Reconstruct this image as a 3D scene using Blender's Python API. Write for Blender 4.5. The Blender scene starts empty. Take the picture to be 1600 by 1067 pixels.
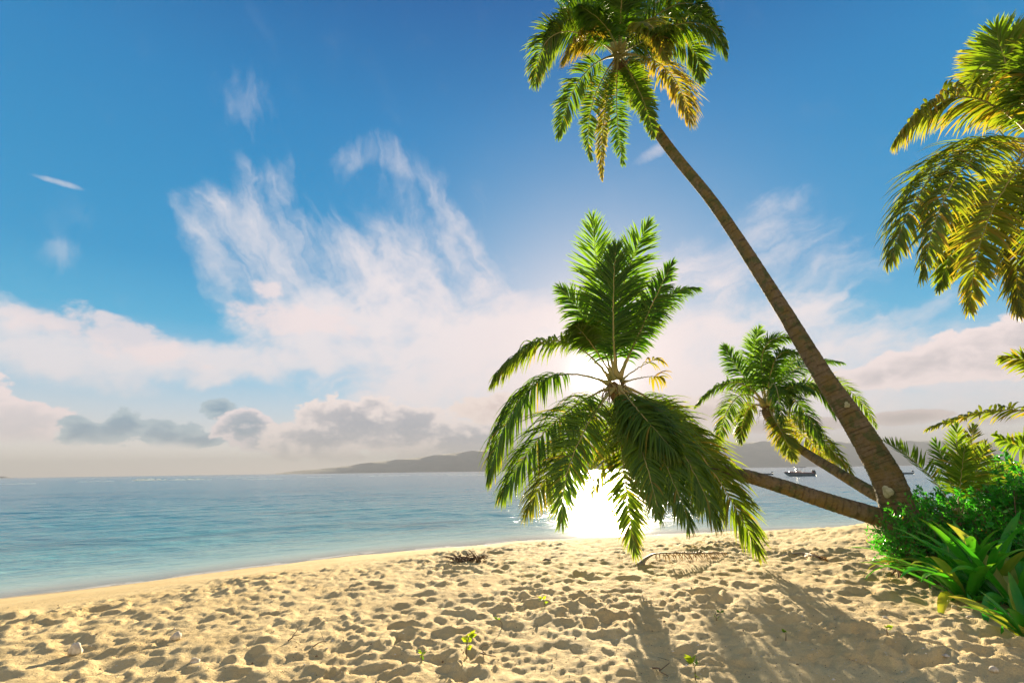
import bpy, math, random
import numpy as np
from mathutils import Matrix, Vector

random.seed(7)
rng = np.random.default_rng(7)
PI = math.pi
scene = bpy.context.scene

# ------------------------------------------------------------------ camera
CAM_H = 1.5
F = 800.0                                   # focal length in photo pixels (18 mm on 36 mm)
PITCH = math.radians(14.13)
ROLL = math.radians(0.8)
fwd = np.array([0, math.cos(PITCH), math.sin(PITCH)])
r0 = np.array([1.0, 0, 0])
u0 = np.array([0, -math.sin(PITCH), math.cos(PITCH)])
right = math.cos(ROLL) * r0 - math.sin(ROLL) * u0
up = math.cos(ROLL) * u0 + math.sin(ROLL) * r0
cam_d = bpy.data.cameras.new('camera')
cam = bpy.data.objects.new('camera', cam_d)
scene.collection.objects.link(cam)
cam_d.sensor_width = 36
cam_d.lens = 18
cam_d.clip_start = 0.05
cam_d.clip_end = 40000
m = Matrix.Identity(4)
for i in range(3):
    m[i][0] = right[i]; m[i][1] = up[i]; m[i][2] = -fwd[i]
m[2][3] = CAM_H
cam.matrix_world = m
scene.camera = cam


def ray(px, py):
    return fwd + (px - 800) / F * right + (533.5 - py) / F * up


def P(px, py, D):
    """world point seen at photo pixel (px, py) at forward distance D"""
    d = ray(px, py)
    return np.array([0, 0, CAM_H]) + d * (D / d[1])


def G(px, py, z=0.0):
    """world point of the level z seen at a photo pixel"""
    d = ray(px, py)
    return np.array([0, 0, CAM_H]) + d * ((z - CAM_H) / d[2])


def azel(px, py):
    d = ray(px, py); d = d / np.linalg.norm(d)
    return math.degrees(math.atan2(d[0], d[1])), math.degrees(math.asin(d[2]))


# ------------------------------------------------------------------ exposure
vs = scene.view_settings
scene.display_settings.display_device = 'sRGB'
vs.view_transform = 'Standard'
vs.look = 'None'
vs.gamma = 1
EXPO = 2.3
vs.exposure = EXPO
K = 2 ** -EXPO
scene.render.engine = 'CYCLES'
cy = scene.cycles
cy.use_denoising = True
cy.max_bounces = 7
cy.diffuse_bounces = 3
cy.glossy_bounces = 3
cy.transmission_bounces = 5
cy.transparent_max_bounces = 12
cy.volume_bounces = 1
cy.sample_clamp_indirect = 6
cy.caustics_reflective = False
cy.caustics_refractive = False

# ------------------------------------------------------------------ sun
SAZ, SEL = azel(938, 587)
sun_d = bpy.data.lights.new('sun', 'SUN')
sun_d.energy = 4.3
sun_d.angle = math.radians(0.5)
sun_d.color = (1.0, 0.82, 0.56)
sun = bpy.data.objects.new('sun', sun_d)
scene.collection.objects.link(sun)
a, e = math.radians(SAZ), math.radians(SEL)
SUN = np.array([math.sin(a) * math.cos(e), math.cos(a) * math.cos(e), math.sin(e)])
sun.rotation_euler = Vector(SUN).to_track_quat('Z', 'Y').to_euler()

# ------------------------------------------------------------------ node helpers
class NT:
    def __init__(self, tree):
        self.t = tree

    def n(self, typ, **kw):
        nd = self.t.nodes.new(typ)
        for k, v in kw.items():
            setattr(nd, k, v)
        return nd

    def link(self, a, sock):
        if isinstance(a, (int, float)):
            sock.default_value = a
        elif isinstance(a, (tuple, list)):
            v = list(a)
            if len(sock.default_value) == 4 and len(v) == 3:
                v = v + [1]
            sock.default_value = v
        else:
            self.t.links.new(a, sock)

    def m(self, op, a, b=None, c=None, clamp=False):
        nd = self.n('ShaderNodeMath', operation=op, use_clamp=clamp)
        self.link(a, nd.inputs[0])
        if b is not None: self.link(b, nd.inputs[1])
        if c is not None: self.link(c, nd.inputs[2])
        return nd.outputs[0]

    def vm(self, op, a, b=None):
        nd = self.n('ShaderNodeVectorMath', operation=op)
        self.link(a, nd.inputs[0])
        if b is not None: self.link(b, nd.inputs[1])
        return nd.outputs['Value'] if op in ('DOT_PRODUCT', 'LENGTH') else nd.outputs[0]

    def comb(self, x, y, z):
        nd = self.n('ShaderNodeCombineXYZ')
        self.link(x, nd.inputs[0]); self.link(y, nd.inputs[1]); self.link(z, nd.inputs[2])
        return nd.outputs[0]

    def sep(self, v):
        nd = self.n('ShaderNodeSeparateXYZ')
        self.link(v, nd.inputs[0])
        return nd.outputs

    def noise(self, vec, scale=5.0, detail=4.0, rough=0.55, dist=0.0, lac=2.0):
        nd = self.n('ShaderNodeTexNoise')
        if vec is not None: self.link(vec, nd.inputs['Vector'])
        nd.inputs['Scale'].default_value = scale
        nd.inputs['Detail'].default_value = detail
        nd.inputs['Roughness'].default_value = rough
        nd.inputs['Lacunarity'].default_value = lac
        nd.inputs['Distortion'].default_value = dist
        return nd.outputs[0]

    def ss(self, x, lo, hi, a=0.0, b=1.0):
        nd = self.n('ShaderNodeMapRange', interpolation_type='SMOOTHSTEP')
        self.link(x, nd.inputs[0])
        for i, v in enumerate((lo, hi, a, b)): self.link(v, nd.inputs[i + 1])
        return nd.outputs[0]

    def mix(self, f, a, b, blend='MIX'):
        nd = self.n('ShaderNodeMix', data_type='RGBA', blend_type=blend)
        self.link(f, nd.inputs[0])
        self.link(a, nd.inputs[6]); self.link(b, nd.inputs[7])
        return nd.outputs[2]

    def ramp(self, f, stops, interp='LINEAR'):
        nd = self.n('ShaderNodeValToRGB')
        nd.color_ramp.interpolation = interp
        cr = nd.color_ramp.elements
        while len(cr) < len(stops): cr.new(0.5)
        for e_, (p, c) in zip(cr, stops):
            e_.position = p
            e_.color = (c[0], c[1], c[2], 1)
        self.link(f, nd.inputs[0])
        return nd.outputs[0]

    def attr(self, name):
        nd = self.n('ShaderNodeAttribute', attribute_name=name)
        return nd.outputs['Fac']


def srgb(r, g, b):
    o = []
    for c in (r, g, b):
        c /= 255.0
        o.append(c / 12.92 if c <= 0.04045 else ((c + 0.055) / 1.055) ** 2.4)
    return tuple(o)


# ------------------------------------------------------------------ world: sky with clouds, all by direction
w = bpy.data.worlds.new('World')
scene.world = w
w.use_nodes = True
wt = w.node_tree
wt.nodes.clear()
T = NT(wt)
tc = T.n('ShaderNodeTexCoord')
D3 = tc.outputs['Generated']
sx, sy, sz = T.sep(D3)
az = T.m('MULTIPLY', T.m('ARCTAN2', sx, sy), 57.2958)
el = T.m('MULTIPLY', T.m('ARCSINE', sz), 57.2958)
sky = T.n('ShaderNodeTexSky', sky_type='NISHITA')
sky.sun_disc = False
sky.sun_elevation = math.radians(SEL)
sky.sun_rotation = math.radians(SAZ)
sky.air_density = 1.0
sky.dust_density = 0.6
sky.ozone_density = 3.0
sky_nis = T.vm('MULTIPLY', sky.outputs[0], (0.004, 0.032, 0.055))

# clear-air colour by height, as a grade over the sky model
ramp = T.ramp(T.m('DIVIDE', el, 60.0, clamp=True), [
    (0.0, (1.9, 1.45, 1.25)), (0.03, (1.25, 1.08, 0.98)), (0.08, srgb(226, 230, 234)), (0.15, srgb(160, 208, 232)),
    (0.24, srgb(60, 176, 218)), (0.33, srgb(0, 153, 206)), (0.60, srgb(0, 131, 192)), (0.80, srgb(0, 98, 164)), (1.0, srgb(0, 78, 152))])
ramp = T.vm('MULTIPLY', ramp, (K, K, K))
base = T.mix(0.08, ramp, sky_nis)

# angular distance to the sun: bright veil of thin cloud and aureole
cosang = T.vm('DOT_PRODUCT', D3, tuple(SUN))
ang = T.m('MULTIPLY', T.m('ARCCOSINE', T.m('MINIMUM', cosang, 1.0)), 57.2958)


def gauss(x, s):
    q = T.m('DIVIDE', x, s)
    return T.m('EXPONENT', T.m('MULTIPLY', T.m('MULTIPLY', q, q), -1.0))


def blob(px, py, rx, ry, rot=0.0, A=None, E=None):
    """1 at the centre, 0 on the ellipse, negative outside"""
    a0, e0 = azel(px, py)
    ra = abs(azel(px + rx, py)[0] - azel(px - rx, py)[0]) / 2
    re = abs(azel(px, py - ry)[1] - azel(px, py + ry)[1]) / 2
    dx = T.m('SUBTRACT', A or az, a0)
    dy = T.m('SUBTRACT', E or el, e0)
    if rot:
        c, s = math.cos(math.radians(rot)), math.sin(math.radians(rot))
        x2 = T.m('ADD', T.m('MULTIPLY', dx, c), T.m('MULTIPLY', dy, s))
        y2 = T.m('SUBTRACT', T.m('MULTIPLY', dy, c), T.m('MULTIPLY', dx, s))
        dx, dy = x2, y2
    dx = T.m('DIVIDE', dx, ra); dy = T.m('DIVIDE', dy, re)
    return T.m('SUBTRACT', 1.0, T.m('ADD', T.m('MULTIPLY', dx, dx), T.m('MULTIPLY', dy, dy)))


def union(lst):
    r = lst[0]
    for x in lst[1:]:
        nd = T.n('ShaderNodeMath', operation='SMOOTH_MAX')
        T.link(r, nd.inputs[0]); T.link(x, nd.inputs[1]); nd.inputs[2].default_value = 0.25
        r = nd.outputs[0]
    return r


# warped coordinates
vA = T.comb(T.m('MULTIPLY', az, 0.05), T.m('MULTIPLY', el, 0.05), 0.0)
wn1 = T.noise(T.vm('ADD', vA, (3.1, 7.7, 1.3)), 3.0, 5, 0.6)
wn2 = T.noise(T.vm('ADD', vA, (9.1, 2.7, 4.3)), 3.0, 5, 0.6)
azw = T.m('ADD', az, T.m('MULTIPLY', T.m('SUBTRACT', wn1, 0.5), 6.0))
elw = T.m('ADD', el, T.m('MULTIPLY', T.m('SUBTRACT', wn2, 0.5), 5.0))

# streaks of ice cloud, drawn out up and to the left
def rot2(A, E, deg):
    c, s_ = math.cos(math.radians(deg)), math.sin(math.radians(deg))
    return (T.m('ADD', T.m('MULTIPLY', A, c), T.m('MULTIPLY', E, s_)), T.m('SUBTRACT', T.m('MULTIPLY', E, c), T.m('MULTIPLY', A, s_)))


su, sv = rot2(azw, elw, 128)
fib = T.noise(T.comb(T.m('MULTIPLY', su, 0.022), T.m('MULTIPLY', sv, 0.085), 0.0), 2.6, 9, 0.62, 0.35)
su2, sv2 = rot2(azw, elw, 104)
fib2 = T.noise(T.comb(T.m('MULTIPLY', su2, 0.035), T.m('MULTIPLY', sv2, 0.12), 3.0), 2.6, 9, 0.64, 0.5)
su3, sv3 = rot2(azw, elw, 14)
fib3 = T.noise(T.comb(T.m('MULTIPLY', su3, 0.022), T.m('MULTIPLY', sv3, 0.11), 8.0), 2.6, 9, 0.62, 0.3)
soft = T.noise(vA, 4.0, 9, 0.62, 0.4)
puff = T.noise(T.comb(T.m('MULTIPLY', az, 0.05), T.m('MULTIPLY', el, 0.075), 2.0), 8.0, 10, 0.58, 0.2)


def cen(n, k):
    return T.m('MULTIPLY', T.m('SUBTRACT', n, 0.5), k)


col = base
# broad sheet low in the west, thickest towards the sun
sheet = union([blob(560, 520, 170, 75, 12, azw, elw), blob(300, 566, 400, 34, 3, azw, elw), blob(40, 545, 240, 58, -6, azw, elw),
               blob(760, 570, 260, 120, 0, azw, elw), blob(1010, 580, 300, 130, 0, azw, elw), blob(1180, 620, 420, 80, 0, azw, elw)])
f1 = T.m('ADD', sheet, T.m('ADD', cen(fib3, 2.2), cen(soft, 2.2)))
m1 = T.ss(f1, -0.55, 0.95, 0.0, 0.92)
# streaky veil rising out of it
plume = union([blob(450, 420, 170, 110, -30, azw, elw), blob(620, 440, 190, 110, 0, azw, elw), blob(330, 340, 70, 50, -30, azw, elw)])
f2 = T.m('ADD', plume, T.m('ADD', cen(fib, 4.6), cen(soft, 1.6)))
m2 = T.ss(f2, -0.35, 1.9, 0.0, 0.85)
# hooked wisp above it
ca, ce = azel(600, 372)
ax1 = T.m('DIVIDE', T.m('SUBTRACT', azw, ca), 7.6); ey1 = T.m('DIVIDE', T.m('SUBTRACT', elw, ce), 8.4)
rad_ = T.m('SQRT', T.m('ADD', T.m('MULTIPLY', ax1, ax1), T.m('MULTIPLY', ey1, ey1)))
ringd = T.m('DIVIDE', T.m('SUBTRACT', rad_, 1.0), 0.24)
ring = T.m('SUBTRACT', 1.0, T.m('MULTIPLY', ringd, ringd))
hook = T.m('MINIMUM', ring, T.m('MULTIPLY', blob(640, 270, 150, 110, -35, azw, elw), 2.0))
inner = blob(640, 330, 90, 70, -30, azw, elw)
f5 = T.m('ADD', T.m('MAXIMUM', hook, T.m('MULTIPLY', inner, 0.35)), T.m('ADD', cen(fib2, 4.0), cen(soft, 1.5)))
m5 = T.ss(f5, -0.2, 2.2, 0.0, 0.52)
# thin high wisps elsewhere
wisp = union([blob(385, 160, 60, 60, -30, azw, elw), blob(450, 290, 40, 60, 5, azw, elw), blob(90, 400, 60, 30, 0, azw, elw)])
f6 = T.m('ADD', wisp, T.m('ADD', cen(fib2, 4.0), cen(soft, 2.5)))
m6 = T.ss(f6, 0.1, 2.3, 0.0, 0.35)
wisp2 = union([blob(1270, 450, 170, 50, 14, azw, elw), blob(1130, 400, 150, 80, 15, azw, elw), blob(1450, 475, 110, 22, 14, azw, elw), blob(1180, 370, 90, 30, 10, azw, elw)])
f7 = T.m('ADD', wisp2, T.m('ADD', cen(fib3, 5.0), cen(soft, 1.8)))
m7 = T.ss(f7, -0.1, 1.9, 0.0, 0.62)
m3 = T.m('MULTIPLY', T.ss(T.m('ADD', fib, cen(soft, 0.9)), 0.55, 0.90, 0.0, 0.12), T.ss(el, 8, 34, 1.0, 0.3))
m4 = T.ss(T.m('ADD', union([blob(84, 283, 55, 6, 0, az, el), blob(1020, 240, 40, 14, 15, az, el)]), cen(soft, 3.0)), 0.0, 1.6, 0.0, 0.6)
thin = m1
for mm in (m2, m5, m6, m7, m3, m4):
    thin = T.m('SUBTRACT', 1.0, T.m('MULTIPLY', T.m('SUBTRACT', 1.0, thin), T.m('SUBTRACT', 1.0, mm)))
near_sun = gauss(ang, 24.0)
thin_col = T.mix(near_sun, tuple(K * c for c in srgb(240, 234, 238)), tuple(K * 1.03 * c for c in srgb(255, 240, 238)))
col = T.mix(thin, col, thin_col)
# white puffs in the sheet
puffs = union([blob(418, 452, 30, 17, -15, az, el), blob(180, 520, 110, 36, -12, az, el), blob(230, 545, 110, 26, -10, az, el), blob(60, 500, 70, 24, 0, az, el), blob(470, 500, 120, 30, 0, az, el)])
mp = T.ss(T.m('ADD', puffs, cen(puff, 3.6)), -0.1, 0.9, 0.0, 0.75)
col = T.mix(mp, col, tuple(K * c for c in srgb(250, 233, 233)))
# veil that whitens the whole sky round the sun
veil = T.m('ADD', T.m('MULTIPLY', gauss(ang, 17.0), 0.74), T.m('MULTIPLY', gauss(ang, 11.0), 0.35), clamp=True)
col = T.mix(veil, col, tuple(K * c for c in srgb(255, 238, 236)))


# heaped clouds along the horizon
def heap(blobs, bottom, amp, lo, hi, shade, rim, grow=1.0):
    global col
    u = union(blobs)
    f = T.m('ADD', u, cen(puff, amp))
    mk = T.ss(f, lo, lo + (hi - lo) * 0.55)
    mk = T.m('MULTIPLY', mk, T.ss(T.m('ADD', el, cen(soft, 2.0)), bottom - 0.3, bottom + 0.7))
    inside = T.ss(f, hi * 0.6, hi + 0.75 * grow)                     # thick core away from the lit fringe
    c = T.mix(inside, rim, shade)
    c = T.mix(T.ss(puff, 0.40, 0.68, 0.0, 0.35), c, rim)
    col = T.mix(mk, col, c)


def kc(r, g, b, s=1.0):
    return tuple(K * s * x for x in srgb(r, g, b))


e_at = lambda y: azel(800, y)[1]
heap([blob(30, 660, 90, 34, 0, az, el), blob(-60, 640, 90, 60, 0, az, el), blob(140, 672, 60, 14, 0, az, el)], e_at(695), 3.4, -0.2, 0.35, kc(222, 216, 222), kc(255, 238, 238))
heap([blob(125, 674, 42, 24, 0, az, el), blob(195, 668, 48, 30, 0, az, el), blob(262, 677, 54, 22, 0, az, el), blob(310, 688, 60, 13, 0, az, el), blob(345, 640, 28, 18, 0, az, el)],
     e_at(700), 3.8, -0.1, 0.5, kc(95, 148, 182), kc(175, 200, 214))
heap([blob(385, 668, 52, 32, 0, az, el), blob(440, 688, 80, 22, 0, az, el)], e_at(706), 3.6, -0.1, 0.4, kc(105, 150, 178), kc(250, 236, 238))
heap([blob(560, 665, 110, 48, 0, az, el), blob(640, 670, 90, 42, 0, az, el), blob(510, 685, 100, 36, 0, az, el), blob(730, 690, 140, 36, 0, az, el), blob(860, 690, 150, 44, 0, az, el)],
     e_at(722), 3.4, -0.1, 0.4, kc(150, 162, 180), kc(255, 240, 236))
heap([blob(800, 640, 90, 26, 0, az, el), blob(1060, 650, 110, 30, 0, az, el)], e_at(700), 3.4, -0.1, 0.5, kc(222, 200, 196), kc(255, 236, 228))
heap([blob(1480, 560, 170, 34, 8, az, el), blob(1600, 540, 150, 52, 6, az, el), blob(1400, 585, 130, 22, 0, az, el)],
     e_at(655), 2.8, -0.15, 0.45, kc(180, 180, 188), kc(255, 238, 236), 1.6)
heap([blob(1420, 652, 70, 13, 0, az, el), blob(1560, 655, 110, 10, 0, az, el), blob(1230, 665, 120, 12, 0, az, el)], e_at(690), 1.8, -0.1, 0.5, kc(186, 174, 172), kc(226, 208, 204))
# low horizon murk
murk = T.m('MULTIPLY', T.ss(el, 0.0, 5.0, 1.0, 0.0), T.ss(az, -22, 0, 0.0, 0.7))
col = T.mix(murk, col, kc(206, 192, 188))
# unseen bright warm sky added behind the viewer to fill the shadows
rear_fill = T.m('MULTIPLY', T.ss(T.m('ABSOLUTE', az), 78.0, 125.0), T.ss(el, 62.0, 25.0, 0.0, 1.0))
rear_fill = T.m('MULTIPLY', rear_fill, T.ss(soft, 0.25, 0.55, 0.7, 1.0))
col = T.mix(rear_fill, col, kc(250, 232, 206, 1.15))
# sun aureole and disc
glow = T.m('ADD', T.m('MULTIPLY', gauss(ang, 6.0), 0.35 * K), T.m('MULTIPLY', gauss(ang, 2.0), 4.0 * K))
glow = T.m('ADD', glow, T.m('MULTIPLY', gauss(ang, 0.7), 40.0 * K))
gl = T.vm('MULTIPLY', T.comb(glow, glow, glow), (1.0, 0.90, 0.78))
col = T.vm('ADD', col, gl)
# below the horizon
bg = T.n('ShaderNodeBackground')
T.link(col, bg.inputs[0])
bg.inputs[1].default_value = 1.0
wo = T.n('ShaderNodeOutputWorld')
wt.links.new(bg.outputs[0], wo.inputs[0])
w.cycles.sampling_method = 'MANUAL'
w.cycles.sample_map_resolution = 1024

# ------------------------------------------------------------------ mesh helpers
COL = scene.collection


def mesh_obj(name, verts, faces, mat=None, parent=None, attrs=None, smooth=True):
    verts = np.asarray(verts, dtype=np.float32).reshape(-1, 3)
    if isinstance(faces, np.ndarray): faces = [faces]
    faces = [np.asarray(f, dtype=np.int32) for f in faces if len(f)]
    me = bpy.data.meshes.new(name)
    me.vertices.add(len(verts))
    me.vertices.foreach_set('co', verts.ravel())
    loops = np.concatenate([f.ravel() for f in faces])
    tot = np.concatenate([np.full(len(f), f.shape[1], dtype=np.int32) for f in faces])
    start = np.concatenate([[0], np.cumsum(tot)[:-1]]).astype(np.int32)
    me.loops.add(len(loops))
    me.loops.foreach_set('vertex_index', loops)
    me.polygons.add(len(tot))
    me.polygons.foreach_set('loop_start', start)
    me.polygons.foreach_set('loop_total', tot)
    if smooth:
        me.polygons.foreach_set('use_smooth', np.ones(len(tot), dtype=bool))
    for k, v in (attrs or {}).items():
        at = me.attributes.new(k, 'FLOAT', 'POINT')
        at.data.foreach_set('value', np.asarray(v, dtype=np.float32).ravel())
    me.update(calc_edges=True)
    me.validate()
    o = bpy.data.objects.new(name, me)
    COL.objects.link(o)
    if mat: me.materials.append(mat)
    if parent is not None: o.parent = parent
    return o


def tag(o, label=None, cat=None, group=None, kind=None):
    if label: o['label'] = label
    if cat: o['category'] = cat
    if group: o['group'] = group
    if kind: o['kind'] = kind
    return o


def empty(name, loc, label, cat, group=None):
    o = bpy.data.objects.new(name, None)
    o.location = tuple(loc)
    o.empty_display_size = 0.2
    COL.objects.link(o)
    return tag(o, label, cat, group)


class MB:
    """collects pieces of one mesh"""
    def __init__(self):
        self.v = []; self.q = []; self.t = []; self.n = 0; self.a = {}

    def add(self, v, q=None, t=None, **attrs):
        v = np.asarray(v, float).reshape(-1, 3)
        self.v.append(v)
        if q is not None and len(q): self.q.append(np.asarray(q) + self.n)
        if t is not None and len(t): self.t.append(np.asarray(t) + self.n)
        for k, x in attrs.items():
            self.a.setdefault(k, []).append(np.broadcast_to(np.asarray(x, float), (len(v),)))
        self.n += len(v)

    def build(self, name, mat, parent=None, origin=None, smooth=True):
        v = np.concatenate(self.v)
        if origin is not None: v = v - np.asarray(origin)
        f = []
        if self.q: f.append(np.concatenate(self.q))
        if self.t: f.append(np.concatenate(self.t))
        return mesh_obj(name, v, f, mat, parent, {k: np.concatenate(x) for k, x in self.a.items()}, smooth)


def norm(v):
    return v / np.maximum(np.linalg.norm(v, axis=-1, keepdims=True), 1e-9)


def spline(pts, n):
    """Catmull-Rom through pts"""
    pts = np.asarray(pts, float)
    p = np.vstack([2 * pts[0] - pts[1], pts, 2 * pts[-1] - pts[-2]])
    seg = len(pts) - 1
    u = np.linspace(0, seg, n)
    i = np.minimum(u.astype(int), seg - 1)
    t = (u - i)[:, None]
    a_, b_, c_, d_ = p[i], p[i + 1], p[i + 2], p[i + 3]
    return 0.5 * (2 * b_ + (c_ - a_) * t + (2 * a_ - 5 * b_ + 4 * c_ - d_) * t ** 2 + (3 * b_ - a_ - 3 * c_ + d_) * t ** 3)


def tube(mb, path, rad, k=8, flat=1.0, sidev=None, cap=True, **attrs):
    path = np.asarray(path, float)
    n = len(path)
    rad = np.broadcast_to(np.asarray(rad, float), (n,))
    tg = norm(np.gradient(path, axis=0))
    s = np.zeros_like(path)
    ref = np.array([0.31, 0.17, 0.93]) if sidev is None else np.asarray(sidev, float)
    prev = np.cross(tg[0], ref)
    if np.linalg.norm(prev) < 1e-3: prev = np.cross(tg[0], [1, 0, 0])
    for i in range(n):
        q = prev - np.dot(prev, tg[i]) * tg[i]
        q /= max(np.linalg.norm(q), 1e-9)
        s[i] = q; prev = q
    b = np.cross(tg, s)
    th_ = np.linspace(0, 2 * PI, k, endpoint=False)
    v = path[:, None, :] + rad[:, None, None] * (np.cos(th_)[None, :, None] * s[:, None, :] + flat * np.sin(th_)[None, :, None] * b[:, None, :])
    i = np.arange(n - 1)[:, None]; j = np.arange(k)[None, :]
    q = np.stack([i * k + j, i * k + (j + 1) % k, (i + 1) * k + (j + 1) % k, (i + 1) * k + j], -1).reshape(-1, 4)
    v = v.reshape(-1, 3)
    t = None
    if cap:
        v = np.vstack([v, path[0], path[-1]])
        jj = np.arange(k)
        t = np.concatenate([np.stack([np.full(k, n * k), (jj + 1) % k, jj], -1),
                            np.stack([np.full(k, n * k + 1), (n - 1) * k + jj, (n - 1) * k + (jj + 1) % k], -1)])
        attrs = {kk: (np.concatenate([np.repeat(x, k), [x[0], x[-1]]]) if np.ndim(x) else x) for kk, x in attrs.items()}
    mb.add(v, q, t, **attrs)


# ------------------------------------------------------------------ materials
def new_mat(name):
    mt = bpy.data.materials.new(name)
    mt.use_nodes = True
    mt.node_tree.nodes.clear()
    t = NT(mt.node_tree)
    out = t.n('ShaderNodeOutputMaterial')
    return mt, t, out


def principled(t, color, rough=0.6, spec=0.5, bump=None, bump_d=0.01, bump_s=0.6, **kw):
    p = t.n('ShaderNodeBsdfPrincipled')
    t.link(color, p.inputs['Base Color'])
    t.link(rough, p.inputs['Roughness'])
    p.inputs['Specular IOR Level'].default_value = spec
    for k, v in kw.items(): t.link(v, p.inputs[k])
    if bump is not None:
        b = t.n('ShaderNodeBump')
        b.inputs['Strength'].default_value = bump_s
        b.inputs['Distance'].default_value = bump_d
        t.link(bump, b.inputs['Height'])
        t.link(b.outputs[0], p.inputs['Normal'])
    return p


def leaf_mat(name, dark, light, dry=(0.22, 0.11, 0.03), trans=0.45, rough=0.38, tscale=1.0, spec=0.5):
    mt, t, out = new_mat(name)
    tone = t.attr('tone'); dr = t.attr('dry')
    tcx = t.n('ShaderNodeTexCoord')
    nz = t.noise(tcx.outputs['Object'], 9.0, 3, 0.6)
    c = t.mix(t.m('ADD', tone, t.m('MULTIPLY', t.m('SUBTRACT', nz, 0.5), 0.5), clamp=True), dark, light)
    c = t.mix(t.m('MULTIPLY', dr, t.ss(nz, 0.2, 0.6, 0.6, 1.0), clamp=True), c, dry)
    p = principled(t, c, rough, spec)
    tr = t.n('ShaderNodeBsdfTranslucent')
    tcx2 = t.vm('MULTIPLY', c, (1.9 * tscale, 1.75 * tscale, 0.7 * tscale))
    t.link(tcx2, tr.inputs[0])
    mx = t.n('ShaderNodeMixShader')
    mx.inputs[0].default_value = trans
    mt.node_tree.links.new(p.outputs[0], mx.inputs[1])
    mt.node_tree.links.new(tr.outputs[0], mx.inputs[2])
    mt.node_tree.links.new(mx.outputs[0], out.inputs[0])
    return mt


def simple_mat(name, c1, c2, scale=8.0, rough=0.7, bump_d=0.01, spec=0.4, detail=5, **kw):
    mt, t, out = new_mat(name)
    tcx = t.n('ShaderNodeTexCoord')
    nz = t.noise(tcx.outputs['Object'], scale, detail, 0.6)
    c = t.mix(t.ss(nz, 0.3, 0.7), c1, c2)
    p = principled(t, c, rough, spec, bump=nz, bump_d=bump_d, **kw)
    mt.node_tree.links.new(p.outputs[0], out.inputs[0])
    return mt


M_FROND = leaf_mat('coconut_leaf', (0.022, 0.10, 0.006), (0.14, 0.27, 0.012), dry=(0.32, 0.23, 0.03), trans=0.48, rough=0.45)
M_RIB = simple_mat('frond_rib', (0.24, 0.26, 0.09), (0.42, 0.34, 0.14), 6, 0.62)
M_SHRUB = leaf_mat('shrub_leaf', (0.022, 0.20, 0.02), (0.07, 0.38, 0.03), trans=0.45, rough=0.33)
M_STRAP = leaf_mat('strap_leaf', (0.018, 0.19, 0.014), (0.07, 0.38, 0.025), dry=(0.42, 0.36, 0.06), trans=0.38, rough=0.33)
M_SPROUT = leaf_mat('sprout_leaf', (0.09, 0.20, 0.015), (0.30, 0.38, 0.03), trans=0.5, rough=0.4)
M_WOOD = simple_mat('twig_wood', (0.10, 0.065, 0.035), (0.22, 0.15, 0.085), 25, 0.75)
M_DRIFT = simple_mat('weathered_wood', (0.20, 0.17, 0.13), (0.36, 0.31, 0.24), 18, 0.6)
M_FIBRE = simple_mat('palm_fibre', (0.09, 0.055, 0.022), (0.24, 0.15, 0.055), 30, 0.85, 0.02)
M_DRY = leaf_mat('dead_leaf', (0.20, 0.13, 0.05), (0.34, 0.22, 0.08), dry=(0.14, 0.08, 0.04), trans=0.25, rough=0.6)
M_CORAL = simple_mat('dead_coral', (0.48, 0.41, 0.30), (0.74, 0.68, 0.56), 30, 0.85, 0.006)
M_LICHEN = simple_mat('lichen', (0.24, 0.26, 0.15), (0.42, 0.42, 0.30), 25, 0.9, 0.003)
M_HULL = simple_mat('painted_hull', (0.10, 0.13, 0.16), (0.16, 0.20, 0.24), 3, 0.3)
M_WHITE = simple_mat('white_gelcoat', (0.70, 0.70, 0.68), (0.80, 0.80, 0.78), 3, 0.3)
M_DARK = simple_mat('dark_plastic', (0.03, 0.03, 0.035), (0.06, 0.06, 0.065), 8, 0.4)
M_RED = simple_mat('red_trim', (0.35, 0.06, 0.04), (0.42, 0.09, 0.06), 8, 0.4)


def trunk_mat():
    mt, t, out = new_mat('palm_bark')
    tcx = t.n('ShaderNodeTexCoord')
    ob = tcx.outputs['Object']
    band = t.attr('band')
    n1 = t.noise(ob, 3.0, 6, 0.65)
    n2 = t.noise(ob, 22.0, 5, 0.65)
    n3 = t.noise(t.vm('ADD', ob, (5, 3, 9)), 5.5, 5, 0.6)
    c = t.mix(n2, (0.075, 0.058, 0.038), (0.30, 0.235, 0.15))
    c = t.mix(t.ss(n1, 0.42, 0.60, 0, 0.8), c, (0.19, 0.14, 0.045))     # ochre lichen
    c = t.mix(t.ss(n3, 0.47, 0.62, 0, 0.75), c, (0.07, 0.105, 0.04))      # green algae
    c = t.mix(t.ss(band, 0.62, 0.95, 0, 0.6), c, (0.05, 0.036, 0.022))     # leaf scars
    h = t.m('ADD', n2, t.m('MULTIPLY', n3, 0.5))
    p = principled(t, c, 0.85, 0.25, bump=h, bump_d=0.05, bump_s=1.0)
    mt.node_tree.links.new(p.outputs[0], out.inputs[0])
    return mt


M_TRUNK = trunk_mat()

# ------------------------------------------------------------------ beach and sea
SH = np.array([(-400, -330), (-60, -36), (-30, -9.5), (-20, -0.4), (-9.1, 10.0), (-6.0, 12.9), (-3.2, 14.9), (0, 16.6), (5, 17.9), (12.6, 18.9), (30, 20.5), (80, 22), (400, 12), (8000, -2600)], float)
SEA_Z = -0.6


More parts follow.
